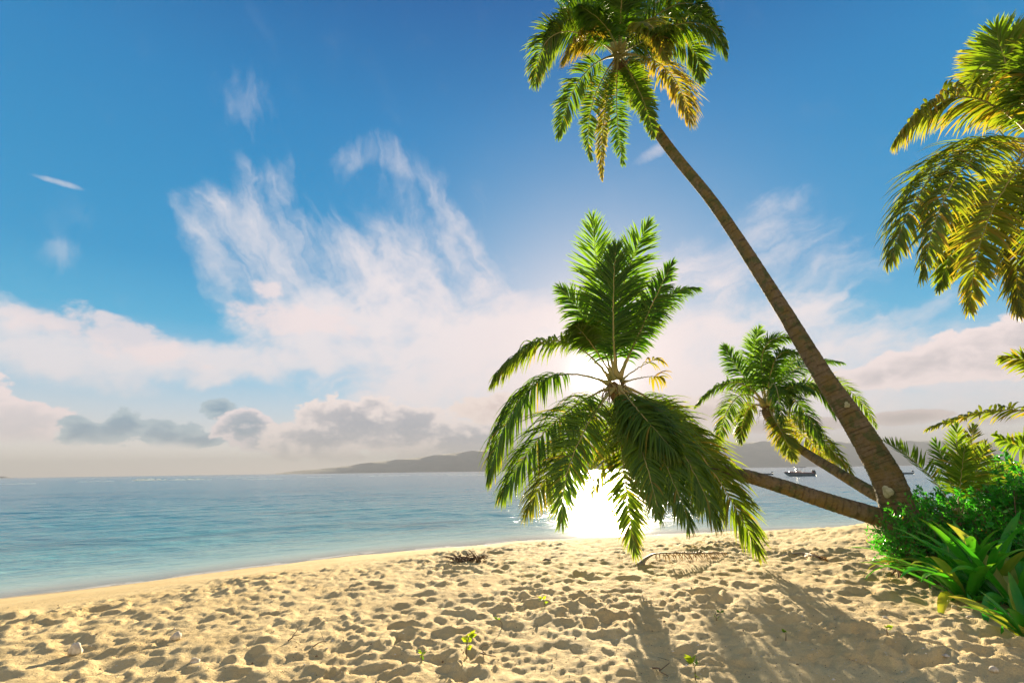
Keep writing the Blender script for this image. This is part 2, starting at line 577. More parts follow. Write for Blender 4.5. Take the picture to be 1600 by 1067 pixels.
def shore_s(x, y):
    """distance inland of the waterline, roughly (negative: out at sea)"""
    yy = np.interp(x, SH[:, 0], SH[:, 1]) + 0.10 * np.sin(x * 1.1) + 0.06 * np.sin(x * 2.7 + 1) + 0.03 * np.sin(x * 6.3 + 2)
    sl = (np.interp(x + 1.5, SH[:, 0], SH[:, 1]) - np.interp(x - 1.5, SH[:, 0], SH[:, 1])) / 3.0
    return (yy - y) / np.sqrt(1 + sl ** 2)


def vnoise(shape, cell, r):
    h, w_ = shape
    gy, gx = int(h / cell) + 3, int(w_ / cell) + 3
    g = r.random((gy, gx))
    y = np.arange(h) / cell; x = np.arange(w_) / cell
    iy = y.astype(int); ix = x.astype(int)
    fy = y - iy; fx = x - ix
    fy = fy * fy * (3 - 2 * fy); fx = fx * fx * (3 - 2 * fx)
    A_ = g[iy][:, ix]; B_ = g[iy][:, ix + 1]; C_ = g[iy + 1][:, ix]; D_ = g[iy + 1][:, ix + 1]
    return (A_ * (1 - fx) + B_ * fx) * (1 - fy)[:, None] + (C_ * (1 - fx) + D_ * fx) * fy[:, None]


HX0, HY0, HR = -16.0, 0.4, 0.02
HN, HMc = 1050, 1700
hy = HY0 + np.arange(HN) * HR
hx = HX0 + np.arange(HMc) * HR
hm = np.zeros((HN, HMc))
for cell, amp in ((90, 0.022), (40, 0.020), (22, 0.018), (11, 0.016), (6, 0.017), (3, 0.013), (2, 0.008)):
    hm += (vnoise(hm.shape, cell, rng) - 0.5) * amp * 2
# trodden sand: broken ridges between shallow pans
wi = (vnoise(hm.shape, 18, rng) - 0.5) * 22; wj = (vnoise(hm.shape, 18, rng) - 0.5) * 22
II = np.clip((np.arange(HN)[:, None] + wi).astype(int), 0, HN - 1); JJ = np.clip((np.arange(HMc)[None, :] + wj).astype(int), 0, HMc - 1)
for cell, amp in ((17, 0.030), (9, 0.018)):
    nz_ = vnoise(hm.shape, cell, rng)[II, JJ]
    hm += amp * (1 - np.abs(2 * nz_ - 1)) ** 1.6
S_h = shore_s(hx[None, :], hy[:, None])
dents = np.zeros_like(hm)
# footprints and scuffs: oval dents with a pushed-up rim
for k in range(12500):
    x = rng.uniform(-15.5, 17.5); y = rng.uniform(0.6, 19.5)
    s = float(shore_s(np.array(x), np.array(y)))
    lim = 3.0 + 0.9 * np.clip(-x / 6, 0, 1) + 0.5 * math.sin(x * 1.3) + 0.3 * math.sin(x * 3.1 + 1)
    if s < lim and rng.random() > 0.03: continue
    if s < 0.7: continue
    ax_ = rng.uniform(0.05, 0.15); by = ax_ * rng.uniform(0.45, 0.85)
    if rng.random() < 0.15: ax_ *= 1.5; by *= 1.5
    dep = rng.uniform(0.004, 0.024) * (ax_ / 0.11) ** 0.5
    an = rng.uniform(0, PI)
    rad = ax_ * 2.0
    i0, i1 = max(0, int((y - rad - HY0) / HR)), min(HN, int((y + rad - HY0) / HR) + 1)
    j0, j1 = max(0, int((x - rad - HX0) / HR)), min(HMc, int((x + rad - HX0) / HR) + 1)
    if i1 <= i0 or j1 <= j0: continue
    X = hx[None, j0:j1] - x; Y = hy[i0:i1, None] - y
    c, s_ = math.cos(an), math.sin(an)
    u = (X * c + Y * s_) / ax_; v = (-X * s_ + Y * c) / by
    d2 = u * u + v * v
    dents[i0:i1, j0:j1] += dep * (-1.0 * np.exp(-d2 * 1.3) + 0.55 * np.exp(-((np.sqrt(d2) - 1.45) / 0.35) ** 2))
wi = (vnoise(hm.shape, 9, rng) - 0.5) * 9 + (vnoise(hm.shape, 4, rng) - 0.5) * 5
wj = (vnoise(hm.shape, 9, rng) - 0.5) * 11 + (vnoise(hm.shape, 4, rng) - 0.5) * 5
II = np.clip((np.arange(HN)[:, None] + wi).astype(int), 0, HN - 1); JJ = np.clip((np.arange(HMc)[None, :] + wj).astype(int), 0, HMc - 1)
hm += dents[II, JJ] + (vnoise(hm.shape, 1.6, rng) - 0.5) * 0.007
lump_fade = np.clip((S_h - 1.8 - 0.8 * np.clip(-hx[None, :] / 6, 0, 1)) / 2.2, 0.0, 1.0); lump_fade = lump_fade ** 1.5
patchy = np.clip((vnoise(hm.shape, 75, rng) * 0.6 + vnoise(hm.shape, 35, rng) * 0.4 - 0.2) * 2.4, 0.6, 1.25)
hm *= 0.02 + 0.95 * lump_fade * patchy


def sand_base(x, y):
    s = shore_s(x, y)
    t = np.clip(s / 8.5, 0, 1)
    z = SEA_Z + 0.6 * (1 - (1 - t) ** 2.0)
    z = np.where(s < 0, SEA_Z + np.maximum(s * 0.11, -6.0), z)
    # low bank under the bushes
    bank = np.clip((x - 5.3 - 0.18 * (y - 7)) / 3.0, 0, 1)
    bank = bank * bank * (3 - 2 * bank) * np.clip((y + 4) / 6, 0, 1) * np.clip((16 - y) / 4, 0, 1)
    return z + 0.30 * bank


def sand_lumps(x, y):
    fx = np.clip((x - HX0) / HR, 0, HMc - 1.001); fy = np.clip((y - HY0) / HR, 0, HN - 1.001)
    inside = (x > HX0) & (x < HX0 + HR * (HMc - 1)) & (y > HY0) & (y < HY0 + HR * (HN - 1))
    ix = fx.astype(int); iy = fy.astype(int); fx = fx - ix; fy = fy - iy
    h = (hm[iy, ix] * (1 - fx) + hm[iy, ix + 1] * fx) * (1 - fy) + (hm[iy + 1, ix] * (1 - fx) + hm[iy + 1, ix + 1] * fx) * fy
    return np.where(inside, h, 0)


def sand_z(x, y):
    x = np.asarray(x, float); y = np.asarray(y, float)
    return sand_base(x, y) + sand_lumps(x, y)


def Gs(px, py):
    """point of the sand surface seen at a pixel"""
    z = 0.0
    for _ in range(6):
        p = G(px, py, z)
        z = float(sand_base(p[0], p[1]))
    p = G(px, py, z)
    p[2] = float(sand_z(p[0], p[1]))
    return p


def polar(radii, angs):
    R_, A_ = np.meshgrid(radii, angs, indexing='ij')
    x = R_ * np.sin(A_); y = R_ * np.cos(A_)
    nr, na = len(radii), len(angs)
    i = np.arange(nr - 1)[:, None]; j = np.arange(na)[None, :]
    q = np.stack([i * na + j, i * na + (j + 1) % na, (i + 1) * na + (j + 1) % na, (i + 1) * na + j], -1).reshape(-1, 4)
    return x, y, q


fine = np.radians(np.arange(-68, 68, 0.14))
coarse = np.radians(np.arange(68, 292, 2.5))
angs = np.concatenate([fine, coarse])
radii = np.concatenate([[0.02, 0.4, 0.8], np.exp(np.arange(math.log(1.2), math.log(26), 0.0072)), np.exp(np.arange(math.log(26.3), math.log(9000), 0.07))])
x, y, q = polar(radii, angs)
z = sand_z(x, y)
# keep the far land flat and the far seabed deep
s_all = shore_s(x, y)
V = np.stack([x, y, z], -1).reshape(-1, 3)


def sand_mat():
    mt, t, out = new_mat('beach_sand')
    tcx = t.n('ShaderNodeTexCoord')
    ob = tcx.outputs['Object']
    wet = t.attr('wet')
    n1 = t.noise(ob, 1.1, 5, 0.6)
    n2 = t.noise(ob, 38.0, 5, 0.7)
    n3 = t.noise(ob, 160.0, 3, 0.7)
    n4 = t.noise(t.vm('ADD', ob, (4, 8, 1)), 7.0, 5, 0.65)
    c = t.mix(t.ss(n1, 0.35, 0.65), (0.70, 0.52, 0.23), (0.80, 0.62, 0.30))
    c = t.mix(t.ss(n3, 0.42, 0.72, 0, 0.6), c, (0.42, 0.30, 0.14))
    c = t.mix(t.ss(n2, 0.62, 0.72, 0, 0.5), c, (0.78, 0.70, 0.54))
    c = t.mix(t.m('MULTIPLY', t.ss(n4, 0.62, 0.70), t.ss(n2, 0.5, 0.62, 0, 0.55)), c, (0.16, 0.12, 0.075))   # crumbs of leaf litter
    c = t.mix(wet, c, (0.50, 0.375, 0.21))
    n5 = t.noise(ob, 13.0, 8, 0.7, 0.4)
    h = t.m('ADD', t.m('ADD', t.m('MULTIPLY', n2, 0.8), t.m('MULTIPLY', n3, 0.3)), t.m('MULTIPLY', n5, 1.8))
    rough = t.ss(wet, 0.0, 1.0, 0.93, 0.42)
    p = principled(t, c, rough, 0.3, bump=h, bump_d=0.022, bump_s=0.75)
    mt.node_tree.links.new(p.outputs[0], out.inputs[0])
    return mt


wetn = 0.35 * np.sin(x * 1.7) * np.sin(x * 0.53 + 1) * 0.6
wet = np.clip(1 - (s_all - 0.1) / (0.55 + wetn * 0.4), 0, 1)
sand = mesh_obj('beach', V, q, sand_mat(), None, {'wet': wet})
tag(sand, 'golden footprint-pocked sand beach curving along the water', kind='structure')

# water
fine = np.radians(np.arange(-64, 64, 0.2))
coarse = np.radians(np.arange(64, 296, 4))
angs = np.concatenate([fine, coarse])
radii = np.concatenate([[4.0], np.exp(np.arange(math.log(7.5), math.log(90), 0.0075)), np.exp(np.arange(math.log(91), math.log(9000), 0.05))])
x, y, q = polar(radii, angs)
s = shore_s(x, y)
off = np.clip(-s, 0, 200)
z = np.full_like(x, SEA_Z)
amp = np.clip(off / 6.0, 0.06, 1.0) * np.clip(1.4 - np.hypot(x, y) / 90, 0.0, 1.0)
r2 = np.random.default_rng(3)
for k in range(26):
    L = r2.uniform(0.45, 3.6)
    th_ = math.radians(r2.normal(128, 26))         # crests run roughly with the shore
    kx, ky = math.cos(th_) * 2 * PI / L, math.sin(th_) * 2 * PI / L
    ph = kx * x + ky * y + r2.uniform(0, 6.28) + 0.6 * np.sin(0.31 * x + 0.17 * y + k)
    z += amp * 0.0032 * L ** 0.75 * (1 - 2 * np.abs(np.sin(ph / 2)) ** 1.3)
depth = np.where(s < 0, -s * 0.11, 0)


def water_mat():
    mt, t, out = new_mat('sea_water')
    tcx = t.n('ShaderNodeTexCoord')
    ob = tcx.outputs['Object']
    off_ = t.attr('offshore')
    px_, py_, pz_ = t.sep(ob)
    # wave coordinates: long crests along the shore
    cs, sn = math.cos(math.radians(38)), math.sin(math.radians(38))
    al = t.m('ADD', t.m('MULTIPLY', px_, cs), t.m('MULTIPLY', py_, sn))
    ac = t.m('SUBTRACT', t.m('MULTIPLY', py_, cs), t.m('MULTIPLY', px_, sn))
    v1 = t.comb(t.m('MULTIPLY', al, 0.45), ac, 0.0)
    b1 = t.noise(v1, 2.2, 5, 0.62, 0.6)
    b2 = t.noise(v1, 0.35, 4, 0.6, 0.4)
    b3 = t.noise(v1, 0.05, 4, 0.6)
    patch = t.noise(t.vm('ADD', v1, (31, 12, 0)), 0.16, 5, 0.62, 0.5)
    c = t.ramp(t.m('DIVIDE', off_, 60.0, clamp=True), [
        (0.0, (0.66, 0.66, 0.52)), (0.03, (0.40, 0.64, 0.57)), (0.10, (0.17, 0.54, 0.55)), (0.3, (0.08, 0.42, 0.47)), (1.0, (0.05, 0.30, 0.38))])
    # dark weed and reef patches on the bottom near shore
    c = t.mix(t.m('MULTIPLY', t.ss(patch, 0.54, 0.70, 0, 0.5), t.ss(off_, 0.5, 2.0)), c, (0.03, 0.10, 0.10))
    foam = t.m('MULTIPLY', t.ss(b1, 0.38, 0.55), t.ss(t.m('ADD', off_, t.m('MULTIPLY', t.m('SUBTRACT', b2, 0.5), 1.2)), 0.05, 0.75, 0.9, 0.0))
    c = t.mix(foam, c, (0.78, 0.76, 0.72))
    h = t.m('ADD', t.m('MULTIPLY', b1, 0.19), t.m('ADD', t.m('MULTIPLY', b2, 0.32), t.m('MULTIPLY', b3, 1.6)))
    h = t.m('MULTIPLY', t.m('SUBTRACT', h, 1.05), t.ss(off_, 0.0, 7.0, 0.10, 1.0))
    bp_ = t.n('ShaderNodeBump')
    bp_.inputs['Distance'].default_value = 0.8
    bp_.inputs['Strength'].default_value = 1.0
    t.link(h, bp_.inputs['Height'])
    df = t.n('ShaderNodeBsdfDiffuse'); t.link(c, df.inputs[0]); t.link(bp_.outputs[0], df.inputs['Normal'])
    tr = t.n('ShaderNodeBsdfTransparent')
    tr.inputs[0].default_value = (0.93, 0.97, 0.95, 1)
    body = t.n('ShaderNodeMixShader')
    t.link(t.m('MAXIMUM', t.ss(off_, 0.0, 1.3, 0.5, 1.0), foam), body.inputs[0])
    mt.node_tree.links.new(tr.outputs[0], body.inputs[1]); mt.node_tree.links.new(df.outputs[0], body.inputs[2])
    gl_ = t.n('ShaderNodeBsdfGlossy'); gl_.inputs['Roughness'].default_value = 0.15
    t.link(bp_.outputs[0], gl_.inputs['Normal'])
    fr = t.n('ShaderNodeFresnel'); fr.inputs[0].default_value = 1.33
    bw = t.n('ShaderNodeBump'); bw.inputs['Distance'].default_value = 0.30; bw.inputs['Strength'].default_value = 1.0
    t.link(h, bw.inputs['Height']); t.link(bw.outputs[0], fr.inputs['Normal'])
    mx = t.n('ShaderNodeMixShader')
    t.link(t.m('MULTIPLY', fr.outputs[0], t.m('SUBTRACT', 1.0, foam)), mx.inputs[0])
    mt.node_tree.links.new(body.outputs[0], mx.inputs[1])
    mt.node_tree.links.new(gl_.outputs[0], mx.inputs[2])
    mt.node_tree.links.new(mx.outputs[0], out.inputs[0])
    return mt


water = mesh_obj('sea', np.stack([x, y, z], -1), q, water_mat(), None, {'offshore': off})
tag(water, 'calm teal lagoon water with small ripples', kind='structure')

# ------------------------------------------------------------------ hills across the bay
M_HILL = simple_mat('forested_hill', (0.20, 0.185, 0.15), (0.27, 0.24, 0.19), 0.01, 0.95)


def ridge(name, prof, D, depth_m, label, seed):
    r = np.random.default_rng(seed)
    prof = np.array(prof, float)
    pxs = np.linspace(prof[0, 0], prof[-1, 0], 220)
    hor = lambda px: 734.9 - (px - 800) * math.tan(ROLL)
    pyt = np.interp(pxs, prof[:, 0], prof[:, 1])
    for per, am in ((120, 2.2), (50, 1.0), (22, 0.35)):
        nn = r.random(400)
        k = np.interp(pxs / per, np.arange(400), nn)
        pyt = pyt + (k - 0.5) * am * np.clip((hor(pxs) - pyt) / 10, 0, 1)
    rows = []
    nd = 14
    for j in range(nd):
        f = j / (nd - 1)
        prof_d = math.sin(f * PI) ** 0.8
        row = []
        for a_, b_ in zip(pxs, pyt):
            top = P(a_, b_, D)
            hgt = max(top[2] - SEA_Z, 0.0)
            g = 1.0 + 0.06 * math.sin(a_ * 0.11 + j * 1.7) if 0 < j < nd - 1 else 1
            yy = D + (f - 0.5) * depth_m
            row.append((top[0] * yy / D * (1 + 0.0), yy, SEA_Z - 3 + (hgt + 3) * prof_d * (g if abs(f - 0.5) > 0.06 else 1)))
        rows.append(row)
    v = np.array(rows)
    n = len(pxs)
    i = np.arange(nd - 1)[:, None]; j = np.arange(n - 1)[None, :]
    q = np.stack([i * n + j, i * n + j + 1, (i + 1) * n + j + 1, (i + 1) * n + j], -1).reshape(-1, 4)
    o = mesh_obj(name, v, q, M_HILL)
    return tag(o, label, kind='structure')


ridge('headland_hills', [(430, 739.5), (470, 735), (500, 733), (545, 727), (580, 721), (640, 716), (720, 708), (800, 700), (900, 704), (1000, 712), (1060, 722), (1090, 731)], 3300, 900,
      'low hazy headland across the bay', 11)
ridge('mountain_hills', [(1010, 731), (1050, 712), (1090, 699), (1150, 692), (1260, 691), (1400, 691), (1480, 690), (1560, 692), (1640, 694), (1760, 698), (1900, 712), (2000, 718)], 3600, 1000,
      'hazy flat-topped mountain ridge across the bay', 12)
isl = ridge('island_hill', [(-30, 747), (-8, 744.5), (6, 743.6), (16, 745.6), (22, 746)], 2400, 120, 'tiny far islet on the left horizon', 13)

# breakers on the reef
def foam_mat():
    mt, t, out = new_mat('sea_foam')
    df = t.n('ShaderNodeBsdfDiffuse'); df.inputs[0].default_value = (0.82, 0.83, 0.83, 1)
    tl = t.n('ShaderNodeBsdfTranslucent'); tl.inputs[0].default_value = (0.85, 0.86, 0.86, 1)
    mx = t.n('ShaderNodeMixShader'); mx.inputs[0].default_value = 0.6
    mt.node_tree.links.new(df.outputs[0], mx.inputs[1]); mt.node_tree.links.new(tl.outputs[0], mx.inputs[2])
    mt.node_tree.links.new(mx.outputs[0], out.inputs[0])
    return mt


M_FOAM = foam_mat()


def breaker(mb, px0, px1, py, hgt, seed):
    r = np.random.default_rng(seed)
    A_ = G(px0, py, SEA_Z); B_ = G(px1, py - (px1 - px0) * math.tan(ROLL), SEA_Z)
    n = max(12, int(np.linalg.norm(B_ - A_) / 1.2))
    path = A_[None, :] + (B_ - A_)[None, :] * np.linspace(0, 1, n)[:, None]
    path[:, 1] += np.interp(np.arange(n), np.arange(0, n + 8, 8), r.normal(0, 1.2, len(np.arange(0, n + 8, 8))))
    h = hgt * np.sin(np.linspace(0, PI, n)) ** 0.5 * r.uniform(0.25, 1.0, n)
    path[:, 2] = SEA_Z + 0.02
    tube(mb, path, np.maximum(h, 0.02), k=7, sidev=(0, 1, 0))


mb = MB()
for k, (a_, b_, yy, hh) in enumerate([(205, 262, 750.6, 0.9), (262, 330, 750.0, 0.6), (120, 180, 752.5, 0.10), (350, 415, 746.6, 0.13), (380, 440, 748.6, 0.10), (480, 520, 745.6, 0.12), (560, 640, 743.6, 0.13), (655, 745, 741.6, 0.12),
                                      (700, 760, 742.6, 0.10), (1070, 1130, 735.8, 0.08), (0, 60, 756, 0.08)]):
    breaker(mb, a_, b_, yy, hh, k)
tag(mb.build('breaking_surf', M_FOAM), 'white surf breaking along the far reef', kind='stuff')

# ------------------------------------------------------------------ palms
def frond_mesh(root, mid, tip, face=0.5, droop=0.5, Lmax=0.7, wid=0.028, n=82, dry=0.05, tone=0.4, seed=0, start=0.16, roll=0.0, gap=0.02, vee=0.25, fill=1.0, thick=0.030, far=None):
    r = np.random.default_rng(seed)
    root, mid, tip = map(np.asarray, (root, mid, tip))
    c1 = 2 * mid - 0.5 * (root + tip)
    u = np.linspace(0, 1, 40)[:, None]
    path = (1 - u) ** 2 * root + 2 * u * (1 - u) * c1 + u ** 2 * tip
    if far is not None: path = spline([root] + list(far), 40)
    # resample by arc length
    d = np.concatenate([[0], np.cumsum(np.linalg.norm(np.diff(path, axis=0), axis=1))])
    Ltot = d[-1]
    tt = np.linspace(0, 1, 40)
    path = np.stack([np.interp(tt * Ltot, d, path[:, i]) for i in range(3)], -1)
    path[1:-1] += r.normal(0, 0.004, (38, 3))
    tg = norm(np.gradient(path, axis=0))
    hd = tip - root; hd = np.array([hd[0], hd[1], 0.0])
    hd = hd / max(np.linalg.norm(hd), 1e-6)
    Sh = np.cross(hd, [0, 0, 1.0])
    view = norm(path - np.array([0, 0, CAM_H]))
    Sf = norm(np.cross(tg, view))
    sgn = np.sign(np.sum(Sf * Sh, axis=1, keepdims=True)); sgn[sgn == 0] = 1
    sgn = np.sign(sgn.mean()) or 1.0
    S = (1 - face) * Sh[None, :] + face * Sf * sgn
    S = norm(S - np.sum(S * tg, axis=1, keepdims=True) * tg)
    Nn = norm(np.cross(S, tg))
    if roll:
        rl = np.radians(roll) * tt[:, None]
        S, Nn = S * np.cos(rl) + Nn * np.sin(rl), Nn * np.cos(rl) - S * np.sin(rl)
    if Nn[:20, 2].mean() < 0: Nn = -Nn
    # leaflets
    t0 = start + (1 - start) * (np.linspace(0, 1, n) ** 0.93)
    t_all = np.concatenate([t0, t0]) + r.normal(0, 0.003, 2 * n)
    side = np.concatenate([np.ones(n), -np.ones(n)])
    keep = r.random(2 * n) > gap
    # torn gaps
    for _ in range(r.integers(0, 3)):
        c0 = r.uniform(0.3, 0.95); sd = r.choice([-1, 1])
        keep &= ~((np.abs(t_all - c0) < r.uniform(0.006, 0.02)) & (side == sd))
    keep &= r.random(2 * n) < fill
    t_all = np.clip(t_all[keep], 0, 1); side = side[keep]
    m_ = len(t_all)
    fi = t_all * 39
    i0 = np.minimum(fi.astype(int), 38); fr = (fi - i0)[:, None]
    lerp = lambda a_: a_[i0] * (1 - fr) + a_[i0 + 1] * fr
    B = lerp(path); Tn = norm(lerp(tg)); Sd = norm(lerp(S)) * side[:, None]; Nd = norm(lerp(Nn))
    q_ = (t_all - start) / (1 - start)
    Lp = np.interp(q_, [0, 0.08, 0.3, 0.6, 0.85, 1.0], [0.45, 0.75, 1.0, 0.92, 0.62, 0.34]) * Lmax * r.uniform(0.86, 1.1, m_)
    ang_ = np.interp(q_, [0, 0.5, 0.85, 1.0], [74, 50, 33, 14]) + r.normal(0, 7.5, m_)
    ang_ = np.radians(ang_)[:, None]
    vv = (vee + r.normal(0, 0.14, m_))[:, None]
    dirn = norm(np.cos(ang_) * Tn + np.sin(ang_) * (Sd + vv * Nd))
    wv = Tn
    # clump neighbouring leaflets a little, as wind does
    cl = np.sin(t_all * 40 + r.uniform(0, 6)) * 0.10 + r.normal(0, 0.035, m_)
    dirn = norm(dirn + cl[:, None] * Tn)
    rows = 6
    pos = B.copy(); dcur = dirn.copy()
    drp = (droop * r.uniform(0.55, 1.6, m_))[:, None]
    VV = np.zeros((m_, rows, 3, 3))
    wprof = [0.45, 0.95, 1.0, 0.82, 0.5, 0.04]
    tone_l = np.clip(tone + r.normal(0, 0.16, m_), 0, 1)
    dry_l = np.clip(dry + (r.random(m_) < dry * 0.7) * r.uniform(0.2, 0.8, m_), 0, 1)
    AT = np.zeros((m_, rows, 3)); AD = np.zeros((m_, rows, 3))
    for k in range(rows):
        wk = wv - np.sum(wv * dcur, axis=1, keepdims=True) * dcur
        wk = norm(wk)
        nk = np.cross(dcur, wk)
        nk *= np.sign(np.sum(nk * Nd, axis=1, keepdims=True) + 1e-9)
        hw = (wid * wprof[k] * (Lp / Lmax) ** 0.4)[:, None]
        VV[:, k, 0] = pos - wk * hw - nk * hw * 0.35
        VV[:, k, 1] = pos + nk * hw * 0.25
        VV[:, k, 2] = pos + wk * hw - nk * hw * 0.35
        AT[:, k, :] = tone_l[:, None]
        AD[:, k, :] = np.clip(dry_l + max(0, (k - 3)) * (0.06 + 0.35 * dry), 0, 1)[:, None]
        step = (Lp / (rows - 1))[:, None]
        pos = pos + dcur * step
        dcur = norm(dcur + np.array([0, 0, -1.0]) * drp * 0.42)
    idx = np.arange(m_ * rows * 3).reshape(m_, rows, 3)
    Q = np.stack([idx[:, :-1, :-1], idx[:, :-1, 1:], idx[:, 1:, 1:], idx[:, 1:, :-1]], -1).reshape(-1, 4)
    leaf = MB()
    leaf.add(VV.reshape(-1, 3), Q, tone=AT.ravel(), dry=AD.ravel())
    rib = MB()
    rad = np.interp(tt, [0, 0.06, 0.2, 1.0], [thick * 2.6, thick * 1.25, thick * 0.62, 0.003])
    tube(rib, path, rad, k=6, flat=0.7)
    return leaf, rib


def palm(name, label, trunk_pts, trunk_r, fronds, center, seed, group=None, frond_kw=None, cat='palm tree', nfill=0):
    """trunk_pts: world points from the foot up. fronds: (mid, tip) pixel specs with depths"""
    base = np.array(trunk_pts[0], float)
    root_o = empty(name, base, label, cat, group)
    r = np.random.default_rng(seed)
    # trunk with leaf scars
    Lt = sum(np.linalg.norm(np.array(trunk_pts[i + 1]) - np.array(trunk_pts[i])) for i in range(len(trunk_pts) - 1))
    n = int(Lt / 0.022)
    path = spline(trunk_pts, n)
    rr_ = np.interp(np.linspace(0, 1, n), np.linspace(0, 1, len(trunk_r)), trunk_r)
    k = 28
    # ring spacing jittered
    edges = [0.0]
    while edges[-1] < Lt: edges.append(edges[-1] + r.uniform(0.055, 0.125))
    sarc = np.linspace(0, Lt, n)
    idx = np.searchsorted(edges, sarc, side='right') - 1
    edges = np.array(edges)
    phase = (sarc - edges[idx]) / (edges[np.minimum(idx + 1, len(edges) - 1)] - edges[idx] + 1e-6)
    tilt = r.normal(0, 0.5, len(edges))
    mb = MB()
    tube(mb, path, rr_, k=k, cap=True)
    v = mb.v[0]
    body = v[:n * k].reshape(n, k, 3)
    th_ = np.linspace(0, 2 * PI, k, endpoint=False)[None, :]
    ph = (phase[:, None] + 0.35 * np.sin(th_ + tilt[idx][:, None] * 3) * 0.5) % 1.0
    lump = np.interp(np.arange(n) / 9.0, np.arange(n), r.normal(0, 1, n))[:, None] * np.cos(th_ + idx[:, None] * 1.9)
    sc = 1 + 0.030 * (0.5 - ph) * 1.6 + 0.012 * lump + r.normal(0, 0.008, (n, k))
    body[:] = path[:, None, :] + (body - path[:, None, :]) * sc[:, :, None]
    band = np.concatenate([ph.reshape(-1), [0, 0]])
    mb.a['band'] = [band]
    mb.build('trunk', M_TRUNK, root_o, origin=base)
    # fibre sheath at the crown
    tdir = norm((path[-1] - path[-12])[None, :])[0]
    sh = MB()
    rt = trunk_r[-1]
    pts = [path[-1] - tdir * rt * 2.2 + tdir * rt * x_ for x_ in (0, 1.2, 2.6, 4.0, 5.0)]
    tube(sh, spline(pts, 12), np.interp(np.linspace(0, 1, 12), [0, .3, .6, 1], [rt * 0.98, rt * 1.3, rt * 1.25, rt * 0.4]), k=14)
    for q_ in range(46):                        # ragged fibre flaps and old leaf bases
        an = r.uniform(0, 2 * PI)
        o1 = norm(np.cross(tdir, [math.cos(an), math.sin(an), 0.3])[None, :])[0]
        p0 = path[-1] + tdir * rt * r.uniform(-1.2, 2.0) + o1 * rt * 0.8
        p1 = p0 + o1 * rt * r.uniform(0.6, 1.7) + tdir * rt * r.uniform(0.2, 1.2)
        p2 = p1 + o1 * rt * r.uniform(0.1, 1.2) + np.array([0, 0, -1]) * rt * r.uniform(0.1, 4.5)
        tube(sh, spline([p0, p1, p2], 6), np.linspace(rt * 0.16, rt * 0.03, 6), k=4, flat=0.4)
    sh.build('leaf_sheath', M_FIBRE, root_o, origin=base)
    kw0 = dict(frond_kw or {})
    for i, f in enumerate(fronds):
        kw = dict(kw0); kw.update(f[2] if len(f) > 2 else {})
        c0 = np.asarray(center) + norm((np.asarray(f[0]) - center)[None, :])[0] * 0.12
        leaf, rib = frond_mesh(c0, f[0], f[1], seed=seed * 100 + i, **kw)
        lo = leaf.build('frond', M_FROND, root_o, origin=base)
        rib.build('midrib', M_RIB, lo, origin=base)
    return root_o


def specs(lst, D0):
    out = []
    for s_ in lst:
        mx_, my_, tx_, ty_, dm, dt = s_[:6]
        kw = s_[6] if len(s_) > 6 else {}
        out.append((P(mx_, my_, D0 + dm), P(tx_, ty_, D0 + dt), kw))
    return out


f_ = lambda face=0.5, droop=0.5, dry=0.05, tone=0.4, **k: dict(face=face, droop=droop, dry=dry, tone=tone, **k)

# tall palm
C1 = P(966, 84, 10.0)
foot = P(1424, 880, 8.0); foot[2] = float(sand_base(foot[0], foot[1])) - 0.15
t1 = [foot, P(1396, 772, 8.05), P(1361, 702, 8.15), P(1324, 643, 8.3), P(1286, 587, 8.45), P(1219, 477, 8.8), P(1148, 366, 9.15), P(1106, 306, 9.38), P(1052, 240, 9.6), P(1008, 178, 9.8), P(970, 112, 10.0)]
fr1 = specs([
    (905, 28, 852, 70, -0.3, -0.6, f_(0.6, 0.6)), (872, 52, 836, 132, -0.5, -0.9, f_(0.9, 0.6, 0.12)), (915, 62, 882, 92, -0.8, -1.4, f_(0.3, 0.9, 0.5)),
    (908, 122, 873, 213, -0.5, -0.8, f_(1, 0.35, 0.08, Lmax=0.5)), (925, 165, 924, 248, -0.6, -0.9, f_(1, 0.2, 0.1, Lmax=0.38, wid=0.017)), (944, 185, 941, 278, -0.2, -0.3, f_(0.4, 0.5, 0.45, Lmax=0.34, wid=0.016)),
    (964, 182, 974, 255, -0.8, -1.2, f_(1, 0.2, 0.06, Lmax=0.40, wid=0.017)), (1002, 150, 1020, 212, -0.6, -0.9, f_(0.9, 0.3, 0.1, Lmax=0.45)), (1040, 108, 1078, 190, -0.5, -1.0, f_(0.4, 0.9, 0.5, Lmax=0.8, n=124)),
    (1056, 8, 1116, 34, -0.5, -1.0, f_(0.25, 1.0, 0.05)), (1078, 36, 1134, 84, -0.7, -1.2, f_(0.35, 1.0, 0.08)), (1062, 62, 1096, 124, 0.3, 0.6, f_(0.9, 0.4, 0.1)),
    (1008, 36, 1040, 92, -1.0, -1.6, f_(0.3, 1.0, 0.35)), (950, 12, 936, -50, 0.3, 0.3, f_(1, 0.2, 0.0)), (985, 8, 1008, -58, 0.2, 0.0, f_(1, 0.3, 0.0)),
    (1012, 18, 1070, -30, 0.4, 0.6, f_(0.6, 0.6, 0.0)), (925, 22, 876, -6, 0.3, 0.6, f_(0.6, 0.6, 0.0)), (970, 20, 975, -70, -0.8, -1.6, f_(0.8, 0.4, 0)),
    (945, 40, 905, 10, -1.0, -1.8, f_(0.4, 0.8, 0.0)), (1020, 58, 1050, 40, -1.2, -2.0, f_(0.3, 1.0, 0.1)), (960, 50, 935, 20, 1.2, 1.9, f_(0.4, 0.7)),
    (1005, 45, 1020, 30, 1.3, 2.2, f_(0.4, 0.8)), (985, 110, 1000, 160, 0.9, 1.3, f_(0.5, 0.5, 0.2))], 10.0)
kw1 = dict(Lmax=0.66, wid=0.020, n=138)
